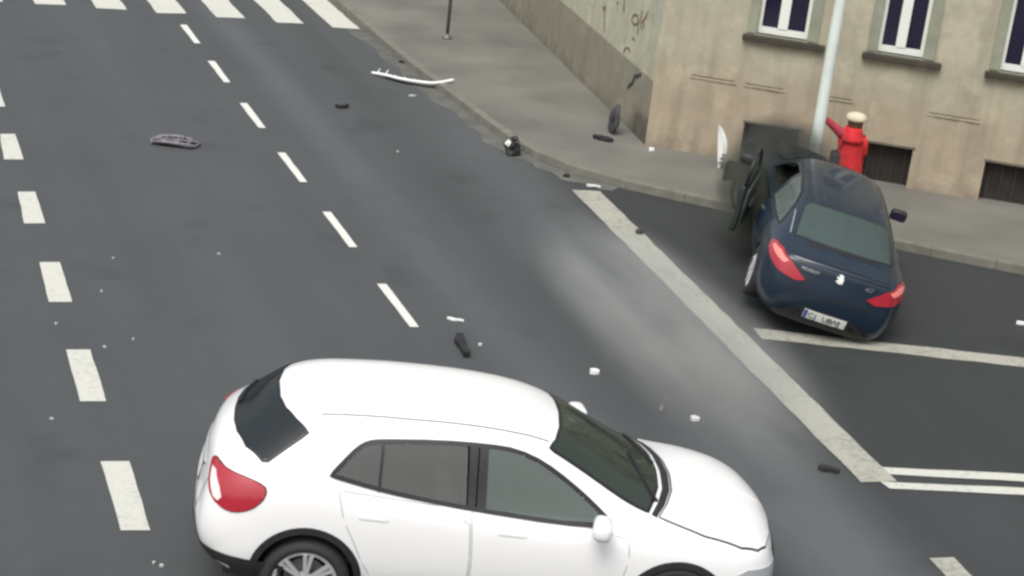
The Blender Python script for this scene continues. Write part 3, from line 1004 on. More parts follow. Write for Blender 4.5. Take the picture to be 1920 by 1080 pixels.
        # doors: slightly proud panels
        rd = [(-1.18, 1.02), (-.24, .955), (-.20, .60), (-.20, .36), (-.88, .36), (-.97, .50), (-1.04, .66), (-1.12, .80)]
        fd = [(-.225, .955), (.92, .90), (.95, .70), (.90, .45), (.86, .36), (-.185, .36), (-.185, .60)]
        for nm, pl, hx in (('rear_door', rd, -1.02), ('front_door', fd, -.02)):
            sk.line('door_gap', pl, 'side', MT['gap'], .0035, .0012, s, closed=True, round_=1)
            dd = sk.patch(nm, shrink(pl, .992), 'side', MT['whitepaint'], .002, s, .06, .0015)
            hz = .845 if nm == 'rear_door' else .82
            sk.line('door_handle', [(hx + .0, hz + .005), (hx + .20, hz)], 'side', MT['whitepaint'], .022, 0, s, parent=dd, h=.010)
        # lower cladding and arch trims
        sk.patch('sill_cladding', [(-.98, .34), (.94, .34), (.96, .24), (-1.0, .24)], 'side', MT['black'], .012, s, .08, .008)
        for (ax, az) in arches:
            pts = [(ax + (AR + .016) * math.cos(t), az + (AR + .016) * math.sin(t)) for t in np.linspace(R(-12), R(192), 30)]
            sk.line('wheel_arch', pts, 'side', MT['black'], .05, 0, s, h=.012)
        # liners
        # mirrors
        bmm = bmesh.new()
        add_box(bmm, (-.07, -.11, -.065), (.07, .11, .075), Matrix.Translation((.70, s * .985, .985)) @ Matrix.Rotation(s * R(8), 4, 'Z'), .045)
        for v in bmm.verts: v.co = xf(v.co)
        mo = link('door_mirror', bm_mesh('door_mirror', bmm, True), root, MT['whitepaint'])
        bmm = bmesh.new(); add_box(bmm, (.66, min(s * .82, s * .93), .89), (.75, max(s * .82, s * .93), .93), None, .01)
        for v in bmm.verts: v.co = xf(v.co)
        link('mirror_foot', bm_mesh('mirror_foot', bmm), mo, MT['black'])
        # flat dark gap line along each side of the roof, no raised rail
        sk.line('rail_gap', [(-1.36, s * .512), (-.7, s * .520), (0, s * .50), (.30, s * .475)], 'top', MT['gap'], .010, .0016, s)
        # tail light: wraps the corner
        L = [(-.28, 1.03), (-.20, 1.05), (-.04, 1.03), (.12, 1.02), (.235, .995), (.26, .95), (.25, .89), (.20, .82), (.11, .78), (.03, .785), (-.08, .83), (-.18, .91), (-.26, .99)]
        L = chaikin(L, 1)
        sk.line('light_gap', L, 'rcorner', MT['gap'], .016, .002, s, closed=True)
        tl = sk.patch('tail_light', L, 'rcorner', MT['red'], .012, s, .04, .012)
        sk.patch('reversing_light', [(-.20, 1.0), (-.14, 1.0), (-.04, .92), (.0, .86), (-.02, .83), (-.065, .845), (-.15, .935)], 'rcorner', MT['whitelens'], .018, s, .04, .006, parent=tl)
        # head light
        HL = [(-.30, .63), (-.10, .65), (.12, .675), (.20, .64), (.12, .58), (-.12, .53), (-.28, .56)]
        sk.patch('headlight', HL, 'fcorner', MT['clear_lens'], .006, s, .05, .008)
        sk.patch('fog_light', [(-.34, .40), (-.08, .40), (-.08, .46), (-.34, .47)], 'fcorner', MT['black'], .006, s, .05, .006)
    # rear glass and trims
    sk.line('glass_gap', rg, 'top', MT['seal'], .028, .003, closed=True)
    rgl = sk.patch('rear_window', shrink(rg, .985), 'top', MT['glass_rear'], .006, cell=.05, thick=.004)
    # wiper on the rear glass
    sk.line('rear_wiper', [(-1.955, .05), (-1.93, .22), (-1.86, .40)], 'top', MT['black'], .022, 0, parent=rgl, h=.02)
    # hatch seams, spoiler lip
    hatch = [(-.66, 1.02), (-.60, .90), (-.56, .72), (-.50, .62), (0, .60), (.50, .62), (.56, .72), (.60, .90), (.66, 1.02)]
    sk.line('tailgate_gap', hatch, 'rear', MT['gap'], .010, .0015)
    sk.patch('plate_recess', [(-.30, .72), (.30, .72), (.28, .86), (-.28, .86)], 'rear', MT['black'], .003, cell=.06, thick=.003)
    pl = sk.patch('number_plate', [(-.26, .735), (.26, .735), (.26, .84), (-.26, .84)], 'rear', MT['plate'], .010, cell=.08, thick=.006)
    sk.line('tailgate_handle', [(-.34, .885), (.34, .885)], 'rear', MT['chrome'], .022, 0, h=.012)
    sk.patch('rear_bumper', [(-.70, .27), (.70, .27), (.74, .42), (.5, .47), (-.5, .47), (-.74, .42)], 'rear', MT['black'], .010, cell=.07, thick=.008)
    for s in (-1, 1):
        sk.patch('bumper_corner', [(-.40, .27), (.33, .27), (.40, .40), (.20, .42), (-.40, .44)], 'rcorner', MT['black'], .010, s, .06, .008)
    # windscreen
    sk.line('screen_gap', ws, 'top', MT['seal'], .034, .003, closed=True)
    wsc = sk.patch('windscreen', shrink(ws, .985), 'top', MT['glass_ws'], .006, cell=.05, thick=.004)
    sk.patch('cowl', [(1.10, -.655), (1.165, -.5), (1.225, -.28), (1.245, 0), (1.225, .28), (1.165, .5), (1.10, .655), (1.14, .67), (1.22, .50), (1.285, .28), (1.31, 0), (1.285, -.28), (1.22, -.50), (1.14, -.67)], 'top', MT['black'], .004, cell=.06, thick=.004)
    for a, b in (((1.15, -.50), (.98, .02)), ((1.19, .08), (1.02, .55))):
        sk.line('wiper', [a, ((a[0] + b[0]) / 2 - .02, (a[1] + b[1]) / 2), b], 'top', MT['black'], .020, 0, h=.022)
    # bonnet: a panel of its own
    bn = [(1.16, -.66), (1.235, -.50), (1.30, -.28), (1.325, 0), (1.30, .28), (1.235, .50), (1.16, .67), (1.5, .755), (1.78, .76), (1.92, .70), (2.00, .60), (2.075, .36), (2.12, 0), (2.075, -.36), (2.00, -.60), (1.92, -.70), (1.78, -.76), (1.5, -.755)]
    sk.line('bonnet_gap', bn, 'top', MT['gap'], .016, .0015, closed=True)
    sk.patch('bonnet', shrink(bn, .988), 'top', MT['whitepaint'], .010, cell=.06, thick=.010)
    # grille
    sk.patch('grille', [(-.40, .50), (.40, .50), (.46, .68), (-.46, .68)], 'front', MT['black'], .006, cell=.07, thick=.006)
    sk.patch('lower_intake', [(-.55, .30), (.55, .30), (.5, .42), (-.5, .42)], 'front', MT['black'], .006, cell=.07, thick=.006)
    # underbody and wheel wells
    bmu = bmesh.new()
    add_box(bmu, (-1.95, -.70, .20), (2.0, .70, .42))
    add_box(bmu, (-.93, -.80, .22), (.90, .80, .42))
    for v in bmu.verts: v.co = xf(v.co)
    link('underbody', bm_mesh('underbody', bmu), root, MT['black'])
    bmi = bmesh.new()
    bmi.free()
    for nm, boxes, bv in (('boot_cover', [((-1.70, -.70, .42), (-1.23, .70, .90))], 0), ('dashboard', [((.70, -.72, .42), (1.15, .72, .92))], .04),
                          ('rear_bench', [((-1.2, -.70, .42), (-.65, .70, .60)), ((-1.22, -.66, .58), (-1.05, .66, 1.02))], .03)):
        bmi = bmesh.new()
        for lo, hi in boxes: add_box(bmi, lo, hi, None, bv)
        for v in bmi.verts: v.co = xf(v.co)
        link(nm, bm_mesh(nm, bmi), root, MT['interior'])
    for s in (-1, 1):
        bml = bmesh.new()
        add_box(bml, (-1.1, s * .76 - .02, .42), (.8, s * .76 + .02, .93))
        for v in bml.verts: v.co = xf(v.co)
        link('door_lining', bm_mesh('door_lining', bml), root, MT['interior'])
    seat(root, -.05, -.36, xf); seat(root, -.05, .36, xf)
    for yy in (-.42, .42):
        bmh = bmesh.new(); add_box(bmh, (-1.17, yy - .12, 1.04), (-1.08, yy + .12, 1.17), None, .035)
        for v in bmh.verts: v.co = xf(v.co)
        link('headrest', bm_mesh('headrest', bmh, True), root, MT['seatm'])
    bms = bmesh.new(); lathe_bm(bms, [(0, .19), (.012, .20), (.024, .19), (.012, .18)], 28, 'x', closed=True)
    mm = Matrix.Translation((.52, .36, .93)) @ Matrix.Rotation(R(-25), 4, 'Y')
    for v in bms.verts: v.co = xf(mm @ v.co)
    link('steering_wheel', bm_mesh('steering_wheel', bms, True), root, MT['black'])
    for x in (-1.36, 1.34):
        for s in (-1, 1):
            make_wheel(root, x * SC, s * .775 * SC, .325 * SC, .230 * SC, .235 * SC, 7, s)
    return root
white_suv()

# ------------------------------------------------------------------ blue saloon wrecked against the post
BLUE_POS, BLUE_YAW, BROLL, BPITCH = Vector((3.76, 22.26, .10)), 1.515, .20, .065
def blue_saloon():
    root = tag(empty('blue_saloon', tuple(BLUE_POS), BLUE_YAW), 'dark blue saloon car crumpled against the lamp post, tilted with its door open', 'car')
    root.rotation_euler = Matrix(((1, 0, 0), (0, 1, 0), (0, 0, 1))).to_euler()
    rot = Matrix.Rotation(BLUE_YAW, 4, 'Z') @ Matrix.Rotation(-BPITCH, 4, 'Y') @ Matrix.Rotation(BROLL, 4, 'X')
    root.rotation_euler = rot.to_euler()
    xf = lambda p: Vector(p)
    # where the post stands in the car's frame
    pl_ = (Matrix.Translation(BLUE_POS) @ rot).inverted() @ Vector((4.02, 24.62, .7))
    def crush(p):
        x, y, z = p
        if x > .75:
            t = min(1.0, (x - .75) / 1.55)
            n1 = noise.noise(Vector((x * 2.6, y * 3.1, z * 3.0)) + Vector((7, 3, 1)))
            n2 = noise.noise(Vector((x * 6.5, y * 7.1, z * 6.0)))
            lim = .75 + t * 1.55 * .83
            x2 = lim + n1 * .14 * t + n2 * .05 * t
            z2 = z + (n2 * .09 + n1 * .12) * t + (.09 * t if z > .6 else 0)
            y2 = y + (n1 * .10 + n2 * .05) * t + (.08 * t if y > .3 else 0)
            d = math.hypot(x2 - pl_.x, y2 - pl_.y)
            if x2 > pl_.x - .30 and abs(y2 - pl_.y) < .5:   # the V that the post has driven in
                x2 = min(x2, pl_.x - .14 + abs(y2 - pl_.y) * .9)
            return (x2, y2, z2)
        return (x, y, z)
    low = lambda x, z4=.87: [(x, .79, .24), (x, .86, .34), (x, .895, .58), (x, .875, z4)]
    rings = [
        [(-2.16, .62, .20), (-2.24, .70, .32), (-2.26, .735, .58), (-2.19, .72, .86), (-2.16, .67, .95), (-2.20, .54, .985), (-2.25, .30, 1.0), (-2.27, 0, 1.005)],
        [(-1.95, .78, .26), (-1.98, .85, .36), (-2.0, .885, .60), (-1.97, .86, .87), (-1.97, .78, .965), (-2.04, .62, 1.01), (-2.09, .33, 1.03), (-2.11, 0, 1.035)],
        low(-1.68, .88) + [(-1.68, .785, .98), (-1.84, .64, 1.05), (-1.92, .33, 1.08), (-1.95, 0, 1.09)],
        low(-1.40, .88) + [(-1.36, .775, .99), (-1.49, .61, 1.225), (-1.62, .33, 1.265), (-1.66, 0, 1.275)],
        low(-.98, .88) + [(-.98, .77, .99), (-1.10, .58, 1.375), (-1.25, .33, 1.405), (-1.30, 0, 1.415)],
        low(-.4, .87) + [(-.4, .77, .975), (-.4, .58, 1.405), (-.42, .32, 1.435), (-.42, 0, 1.445)],
        low(.15, .86) + [(.15, .77, .96), (.12, .575, 1.39), (.14, .32, 1.425), (.15, 0, 1.435)],
        low(.55, .85) + [(.6, .77, .94), (.44, .56, 1.32), (.52, .32, 1.365), (.55, 0, 1.38)],
        low(.95, .84) + [(.98, .77, .915), (.88, .62, 1.12), (.98, .34, 1.17), (1.02, 0, 1.18)],
        low(1.3, .82) + [(1.3, .77, .885), (1.3, .66, .93), (1.42, .35, .965), (1.46, 0, .97)],
        low(1.75, .78) + [(1.75, .76, .83), (1.75, .62, .875), (1.8, .33, .90), (1.82, 0, .905)],
        [(2.08, .76, .25), (2.12, .82, .35), (2.14, .82, .55), (2.10, .78, .72), (2.08, .70, .76), (2.10, .55, .79), (2.14, .3, .805), (2.16, 0, .81)],
        [(2.22, .60, .27), (2.28, .65, .36), (2.31, .66, .52), (2.27, .63, .64), (2.25, .56, .67), (2.26, .43, .69), (2.29, .22, .70), (2.30, 0, .705)],
    ]
    bm = cage_shell(rings, (-.10, -.10, -.09, -.07), (.06, .09, .09, .07), post=crush)
    sk = Skin(bm.copy(), root, xf)
    rg = [(-1.335, 0), (-1.31, -.28), (-1.24, -.50), (-1.27, -.535), (-1.55, -.575), (-1.78, -.60), (-1.86, -.40), (-1.90, -.2), (-1.91, 0)]
    rg = rg + [(x, -y) for x, y in rg[-2:0:-1]]
    ws = [(.58, 0), (.55, -.28), (.48, -.52), (.52, -.545), (.88, -.60), (1.2, -.635), (1.32, -.40), (1.38, 0)]
    ws = ws + [(x, -y) for x, y in ws[-2:0:-1]]
    rw = [(-1.34, 1.02), (-1.10, 1.23), (-.86, 1.31), (-.36, 1.345), (-.34, .99), (-.9, 1.0)]
    fw = [(-.28, 1.345), (.15, 1.335), (.40, 1.26), (.68, 1.10), (.86, .965), (.3, .975), (-.26, .985)]
    arches = [(-1.36, .32), (1.27, .32)]
    shrink = lambda P, k=.94: [((x - sum(a for a, _ in P) / len(P)) * k + sum(a for a, _ in P) / len(P), (y - sum(b for _, b in P) / len(P)) * k + sum(b for _, b in P) / len(P)) for x, y in P]
    cut_body(bm, [('side', shrink(rw, .9)), ('side', shrink(fw, .9)), ('top', shrink(rg)), ('top', shrink(ws))], arches, .36)
    # left front doorway is open: clear the shell there
    door_poly = [(-.30, .93), (.80, .90), (.86, .60), (.80, .30), (-.22, .30), (-.26, .6)]
    kill = [f for f in bm.faces if f.calc_center_median().y > .5 and point_in(door_poly, f.calc_center_median().x, f.calc_center_median().z)]
    bmesh.ops.delete(bm, geom=kill, context='FACES')
    body = link('body', bm_mesh('body', bm, True), root, MT['bluepaint'])
    sk.line('glass_gap', rg, 'top', MT['seal'], .03, .003, closed=True)
    sk.patch('rear_window', shrink(rg, .985), 'top', MT['glass_blue'], .006, cell=.05, thick=.004)
    sk.line('screen_gap', ws, 'top', MT['seal'], .03, .003, closed=True)
    sk.patch('windscreen', shrink(ws, .98), 'top', MT['glass_ws'], .006, cell=.06, thick=.004)
    sk.patch('glass_foot', [(-1.885, -.45), (-1.925, 0), (-1.885, .45), (-1.93, .47), (-1.975, 0), (-1.93, -.47)], 'top', MT['seal'], .003, cell=.06, thick=.003)
    # boot lid: proud panel with its seam
    lid = [(-1.97, -.60), (-2.0, -.3), (-2.01, 0), (-2.0, .3), (-1.97, .60), (-2.14, .585), (-2.19, .40), (-2.215, 0), (-2.19, -.40), (-2.14, -.585)]
    sk.line('boot_gap', lid, 'top', MT['gap'], .014, .0015, closed=True)
    bl = sk.patch('boot_lid', shrink(lid, .98), 'top', MT['bluepaint'], .006, cell=.05, thick=.006)
    sk.line('lid_edge', [(-.60, .955), (-.3, .975), (0, .98), (.3, .975), (.60, .955)], 'rear', MT['bluepaint'], .022, 0, h=.018)
    sk.line('boot_gap', [(-.60, .93), (-.55, .80), (-.45, .66), (0, .645), (.45, .66), (.55, .80), (.60, .93)], 'rear', MT['gap'], .010, .0015)
    sk.line('bumper_gap', [(-.72, .615), (-.45, .625), (0, .63), (.45, .625), (.72, .615)], 'rear', MT['gap'], .010, .0015)
    sk.patch('bumper_insert', [(-.55, .22), (.55, .22), (.60, .30), (.30, .31), (.30, .46), (-.30, .46), (-.30, .31), (-.60, .30)], 'rear', MT['black'], .004, cell=.06, thick=.004)
    # number plate
    pl = sk.patch('number_plate', [(-.26, .325), (.26, .325), (.26, .44), (-.26, .44)], 'rear', MT['plate'], .012, cell=.10, thick=.006)
    def rear_pt(y, z, off):
        p, n = sk.ray(Vector((-5, y, z)), Vector((1, 0, 0)))
        return p + n * off, n
    def rear_mtx(y, z, off, tilt=0):
        p, n = rear_pt(y, z, off)
        xax = Vector((0, 0, 1)).cross(n).normalized(); xax = Vector((n.y, -n.x, 0)).normalized() * -1
        if xax.y > 0: xax = -xax
        up = n.cross(xax).normalized()
        m_ = Matrix.Identity(4)
        for i in range(3): m_[i][0], m_[i][1], m_[i][2], m_[i][3] = xax[i], up[i], n[i], p[i]
        return m_
    sk.patch('plate_band', [(.215, .33), (.255, .33), (.255, .435), (.215, .435)], 'rear', MT['plate_blue'], .014, cell=.1, thick=.001, parent=pl)
    for k, ch in enumerate('CJ UEWJ'):
        if ch != ' ':
            text_mesh('letter', ch, .105, MT['ink'], pl, rear_mtx(.17 - k * .058, .380, .0165), .001)
    # badge: small upright silver lion shape
    lion = [(-.02, -.06), (.0, -.02), (-.035, -.055), (-.045, -.03), (-.015, .0), (-.045, .01), (-.05, .03), (-.015, .03), (-.03, .06), (.0, .075), (.03, .06), (.03, .03), (.045, .0), (.035, -.03), (.04, -.065), (.015, -.045), (.01, -.065)]
    bmb = bmesh.new(); f_ = bmb.faces.new([bmb.verts.new((a * 1.0, b * .85, 0)) for a, b in lion])
    ex = bmesh.ops.extrude_face_region(bmb, geom=[f_]); 
    for v in [g for g in ex['geom'] if isinstance(g, bmesh.types.BMVert)]: v.co.z += .010
    meb = bm_mesh('badge', bmb); meb.transform(rear_mtx(0, .90, .004)); link('badge', meb, root, MT['debris_white'])
    text_mesh('lettering', 'PEUGEOT', .050, MT['chrome'], root, rear_mtx(.36, .885, .006))
    text_mesh('lettering', '407', .075, MT['chrome'], root, rear_mtx(-.37, .875, .006))
    for s in (-1, 1):
        # tail lights
        L = [(-.50, .76), (-.30, .90), (-.10, .965), (.10, .955), (.20, .92), (.14, .86), (-.05, .795), (-.25, .745), (-.42, .72)]
        sk.line('light_gap', L, 'rcorner', MT['gap'], .014, .002, s, closed=True)
        tl = sk.patch('tail_light', L, 'rcorner', MT['red'], .014, s, .04, .012)
        sk.patch('light_band', [(-.26, .895), (-.10, .94), (.06, .935), (.10, .915), (-.04, .885), (-.22, .855)], 'rcorner', MT['redlt'], .018, s, .04, .004, parent=tl)
        sk.line('window_trim', [(-1.37, 1.01), (-1.11, 1.245), (-.86, 1.325), (-.3, 1.36), (.16, 1.35), (.42, 1.275), (.7, 1.11), (.88, .955), (.3, .965), (-.3, .975), (-.9, .99)], 'side', MT['seal'], .03, .004, s, closed=True)
        sk.patch('side_window', rw, 'side', MT['glass_side'], .006, s, .05, .004)
        if s < 0: sk.patch('side_window', fw, 'side', MT['glass_side'], .006, s, .05, .004)
        rd = [(-1.12, .95), (-.32, .935), (-.30, .34), (-.80, .34), (-.98, .60)]
        sk.line('door_gap', rd, 'side', MT['gap'], .010, .0012, s, closed=True)
        sk.patch('rear_door', shrink(rd, .99), 'side', MT['bluepaint'], .004, s, .08, .004)
        if s < 0:
            fdp = [(-.30, .935), (.84, .90), (.84, .5), (.78, .34), (-.28, .34)]
            sk.line('door_gap', fdp, 'side', MT['gap'], .010, .0012, s, closed=True)
            sk.patch('front_door', shrink(fdp, .99), 'side', MT['bluepaint'], .004, s, .08, .004)
        sk.line('rub_strip', [(-.95, .55), (-.34, .55)], 'side', MT['black'], .04, 0, s, h=.012)
        sk.line('door_handle', [(-.55, .82), (-.38, .815)], 'side', MT['chrome'], .024, 0, s, h=.025)
        # bright strip painting in the highlight of the left rear pillar; right stays body-coloured
        sk.line('pillar_highlight', [(-1.28, s * .622), (-1.72, s * .655)], 'top', MT['chrome'] if s > 0 else MT['bluepaint'], .018, .004)
    # right mirror on the body, left one on the open door
    def mirror(parent, x, y, z, s, name='door_mirror'):
        bmm = bmesh.new(); add_box(bmm, (-.06, -.11, -.075), (.06, .11, .075), Matrix.Translation((x, y, z)), .04)
        mo = link(name, bm_mesh(name, bmm, True), parent, MT['black'])
        bmg = bmesh.new(); add_box(bmg, (x - .068, y - .085, z - .055), (x - .058, y + .085, z + .055), None, .002)
        link('mirror_glass', bm_mesh('mirror_glass', bmg), mo, MT['dark_glass'])
        return mo
    mirror(root, .62, -1.00, .93, -1)
    # open left front door, swung out on its front hinge
    hinge = Vector((.80, .88, 0))
    dm = Matrix.Translation(hinge) @ Matrix.Rotation(R(-12), 4, 'Z') @ Matrix.Rotation(R(-3), 4, 'X')
    # in the door's own frame the panel runs from x=-1.08 to 0
    def dents(v): return v + Vector((0, .035 * noise.noise(v * 3.1), .01 * noise.noise(v * 4)))
    bmd = bmesh.new()
    add_box(bmd, (-1.08, -.03, .30), (0, .05, .93), None, .03)
    bmesh.ops.subdivide_edges(bmd, edges=bmd.edges[:], cuts=3, use_grid_fill=True)
    for v in bmd.verts: v.co = dm @ dents(v.co)
    dr = link('front_door', bm_mesh('front_door', bmd, True), root, MT['bluecrush'])
    dr['label'] = 'dented left front door hanging open'
    bmd = bmesh.new(); add_box(bmd, (-1.02, -.075, .34), (-.05, -.032, .88), None, .02)
    add_box(bmd, (-.80, -.13, .60), (-.30, -.070, .66), None, .015)
    for v in bmd.verts: v.co = dm @ v.co
    link('door_lining', bm_mesh('door_lining', bmd), dr, MT['doorcard'])
    bmd = bmesh.new()
    for a, b in (((-1.03, 0, .92), (-.98, 0, 1.30)), ((-.98, 0, 1.30), (-.62, 0, 1.34)), ((-.62, 0, 1.34), (-.35, 0, 1.22)), ((-.35, 0, 1.22), (-.02, 0, .93))):
        tube_bm(bmd, [dm @ Vector(a), dm @ Vector(b)], .022, 6)
    link('window_frame', bm_mesh('window_frame', bmd, True), dr, MT['seal'])
    bmd = bmesh.new(); vs = [bmd.verts.new(dm @ Vector(p)) for p in ((-1.02, 0, .93), (-.98, 0, 1.29), (-.62, 0, 1.33), (-.35, 0, 1.21), (-.04, 0, .93))]
    bmd.faces.new(vs); link('door_glass', bm_mesh('door_glass', bmd), dr, MT['glass_side'])
    bmm = bmesh.new(); add_box(bmm, (-.20, .06, .93), (-.08, .26, 1.07), dm, .04)
    link('door_mirror', bm_mesh('door_mirror', bmm, True), dr, MT['black'])
    # crumpled sheet thrown up at the front left: wing and bonnet
    def crumple(name, corners, nx, ny, amp, m, seed):
        a, b, c, d = [Vector(p) for p in corners]; vs = []; fs = []
        for i in range(nx + 1):
            for j in range(ny + 1):
                u, v = i / nx, j / ny
                p = a * (1 - u) * (1 - v) + b * u * (1 - v) + c * u * v + d * (1 - u) * v
                nn = noise.noise_vector(p * 3.2 + Vector((seed, 0, 0))) * amp + noise.noise_vector(p * 8 + Vector((0, seed, 0))) * amp * .35
                vs.append(p + nn)
        for i in range(nx):
            for j in range(ny):
                k = i * (ny + 1) + j
                fs.append((k, k + 1, k + ny + 2, k + ny + 1))
        me = mesh(name, vs, fs)
        o = link(name, me, root, m)
        sm = o.modifiers.new('solid', 'SOLIDIFY'); sm.thickness = .006
        return o
    crumple('bonnet', [(.95, -.60, .92), (1.65, -.62, .82), (1.75, .66, 1.12), (1.0, .66, 1.02)], 14, 14, .13, MT['bluecrush'], 3)
    crumple('front_wing', [(.85, .88, .90), (1.55, 1.12, 1.02), (1.75, 1.02, .45), (.95, .92, .40)], 12, 8, .14, MT['bluecrush'], 9)
    crumple('front_bumper', [(1.35, 1.25, .35), (2.0, .75, .30), (2.05, .85, .62), (1.3, 1.30, .66)], 12, 5, .10, MT['debris_dark'], 5)
    # engine bay bulk
    bmx = bmesh.new()
    for lo, hi in (((.95, -.6, .25), (1.5, .6, .78)), ((1.35, .10, .30), (1.75, .6, .80)), ((1.3, -.72, .3), (1.8, -.42, .75))):
        add_box(bmx, lo, hi, Matrix.Rotation(R(3), 4, 'Z'), .04)
    link('engine', bm_mesh('engine', bmx), root, MT['debris_dark'])
    box('underbody', (-2.0, -.70, .20), (1.1, .70, .40), MT['black'], root)
    bmi = bmesh.new()
    bmi.free()
    box('rear_shelf', (-1.95, -.66, .40), (-1.31, .66, .97), MT['interior'], root)
    box('dashboard', (.85, -.66, .4), (1.15, .66, .86), MT['interior'], root, .04)
    bmi = bmesh.new()
    add_box(bmi, (-1.25, -.66, .4), (-.75, .66, .60), None, .04); add_box(bmi, (-1.30, -.62, .57), (-1.12, .62, 1.02), None, .04)
    link('rear_bench', bm_mesh('rear_bench', bmi), root, MT['interior'])
    seat(root, .0, -.36, xf, .36); seat(root, .0, .36, xf, .36)
    for yy in (-.38, .38):
        box('headrest', (-1.27, yy - .12, 1.02), (-1.18, yy + .12, 1.14), MT['seatm'], root, .03)
    for x, s in ((-1.36, -1), (-1.36, 1), (1.10, -1)):
        make_wheel(root, x, s * .775, .32, .215, .21, 7, s, twin=False)
    w = make_wheel(root, 1.20, .86, .32, .215, .21, 7, 1, twin=False)
    w.rotation_euler = (R(-14), 0, R(34)); w['label'] = 'front wheel knocked sideways'
    return root
blue = blue_saloon()

# ------------------------------------------------------------------ the person behind the car
def skin_chain(name, verts, edges, radii, m, parent, lv=2):
    me = bpy.data.meshes.new(name); me.from_pydata(verts, edges, []); me.update()
    o = bpy.data.objects.new(name, me); COL.objects.link(o)
    sm = o.modifiers.new('skin', 'SKIN'); sm.use_smooth_shade = True
    for i, r in enumerate(radii):
        rr = r if isinstance(r, tuple) else (r, r)
        me.skin_vertices[0].data[i].radius = rr
    me.skin_vertices[0].data[0].use_root = True
    ss = o.modifiers.new('sub', 'SUBSURF'); ss.levels = lv; ss.render_levels = lv
    dg = bpy.context.evaluated_depsgraph_get()
    m2 = bpy.data.meshes.new_from_object(o.evaluated_get(dg)); bpy.data.objects.remove(o)
    m2.name = name; m2.materials.clear()
    m2.polygons.foreach_set('use_smooth', [True] * len(m2.polygons))
    return link(name, m2, parent, m)

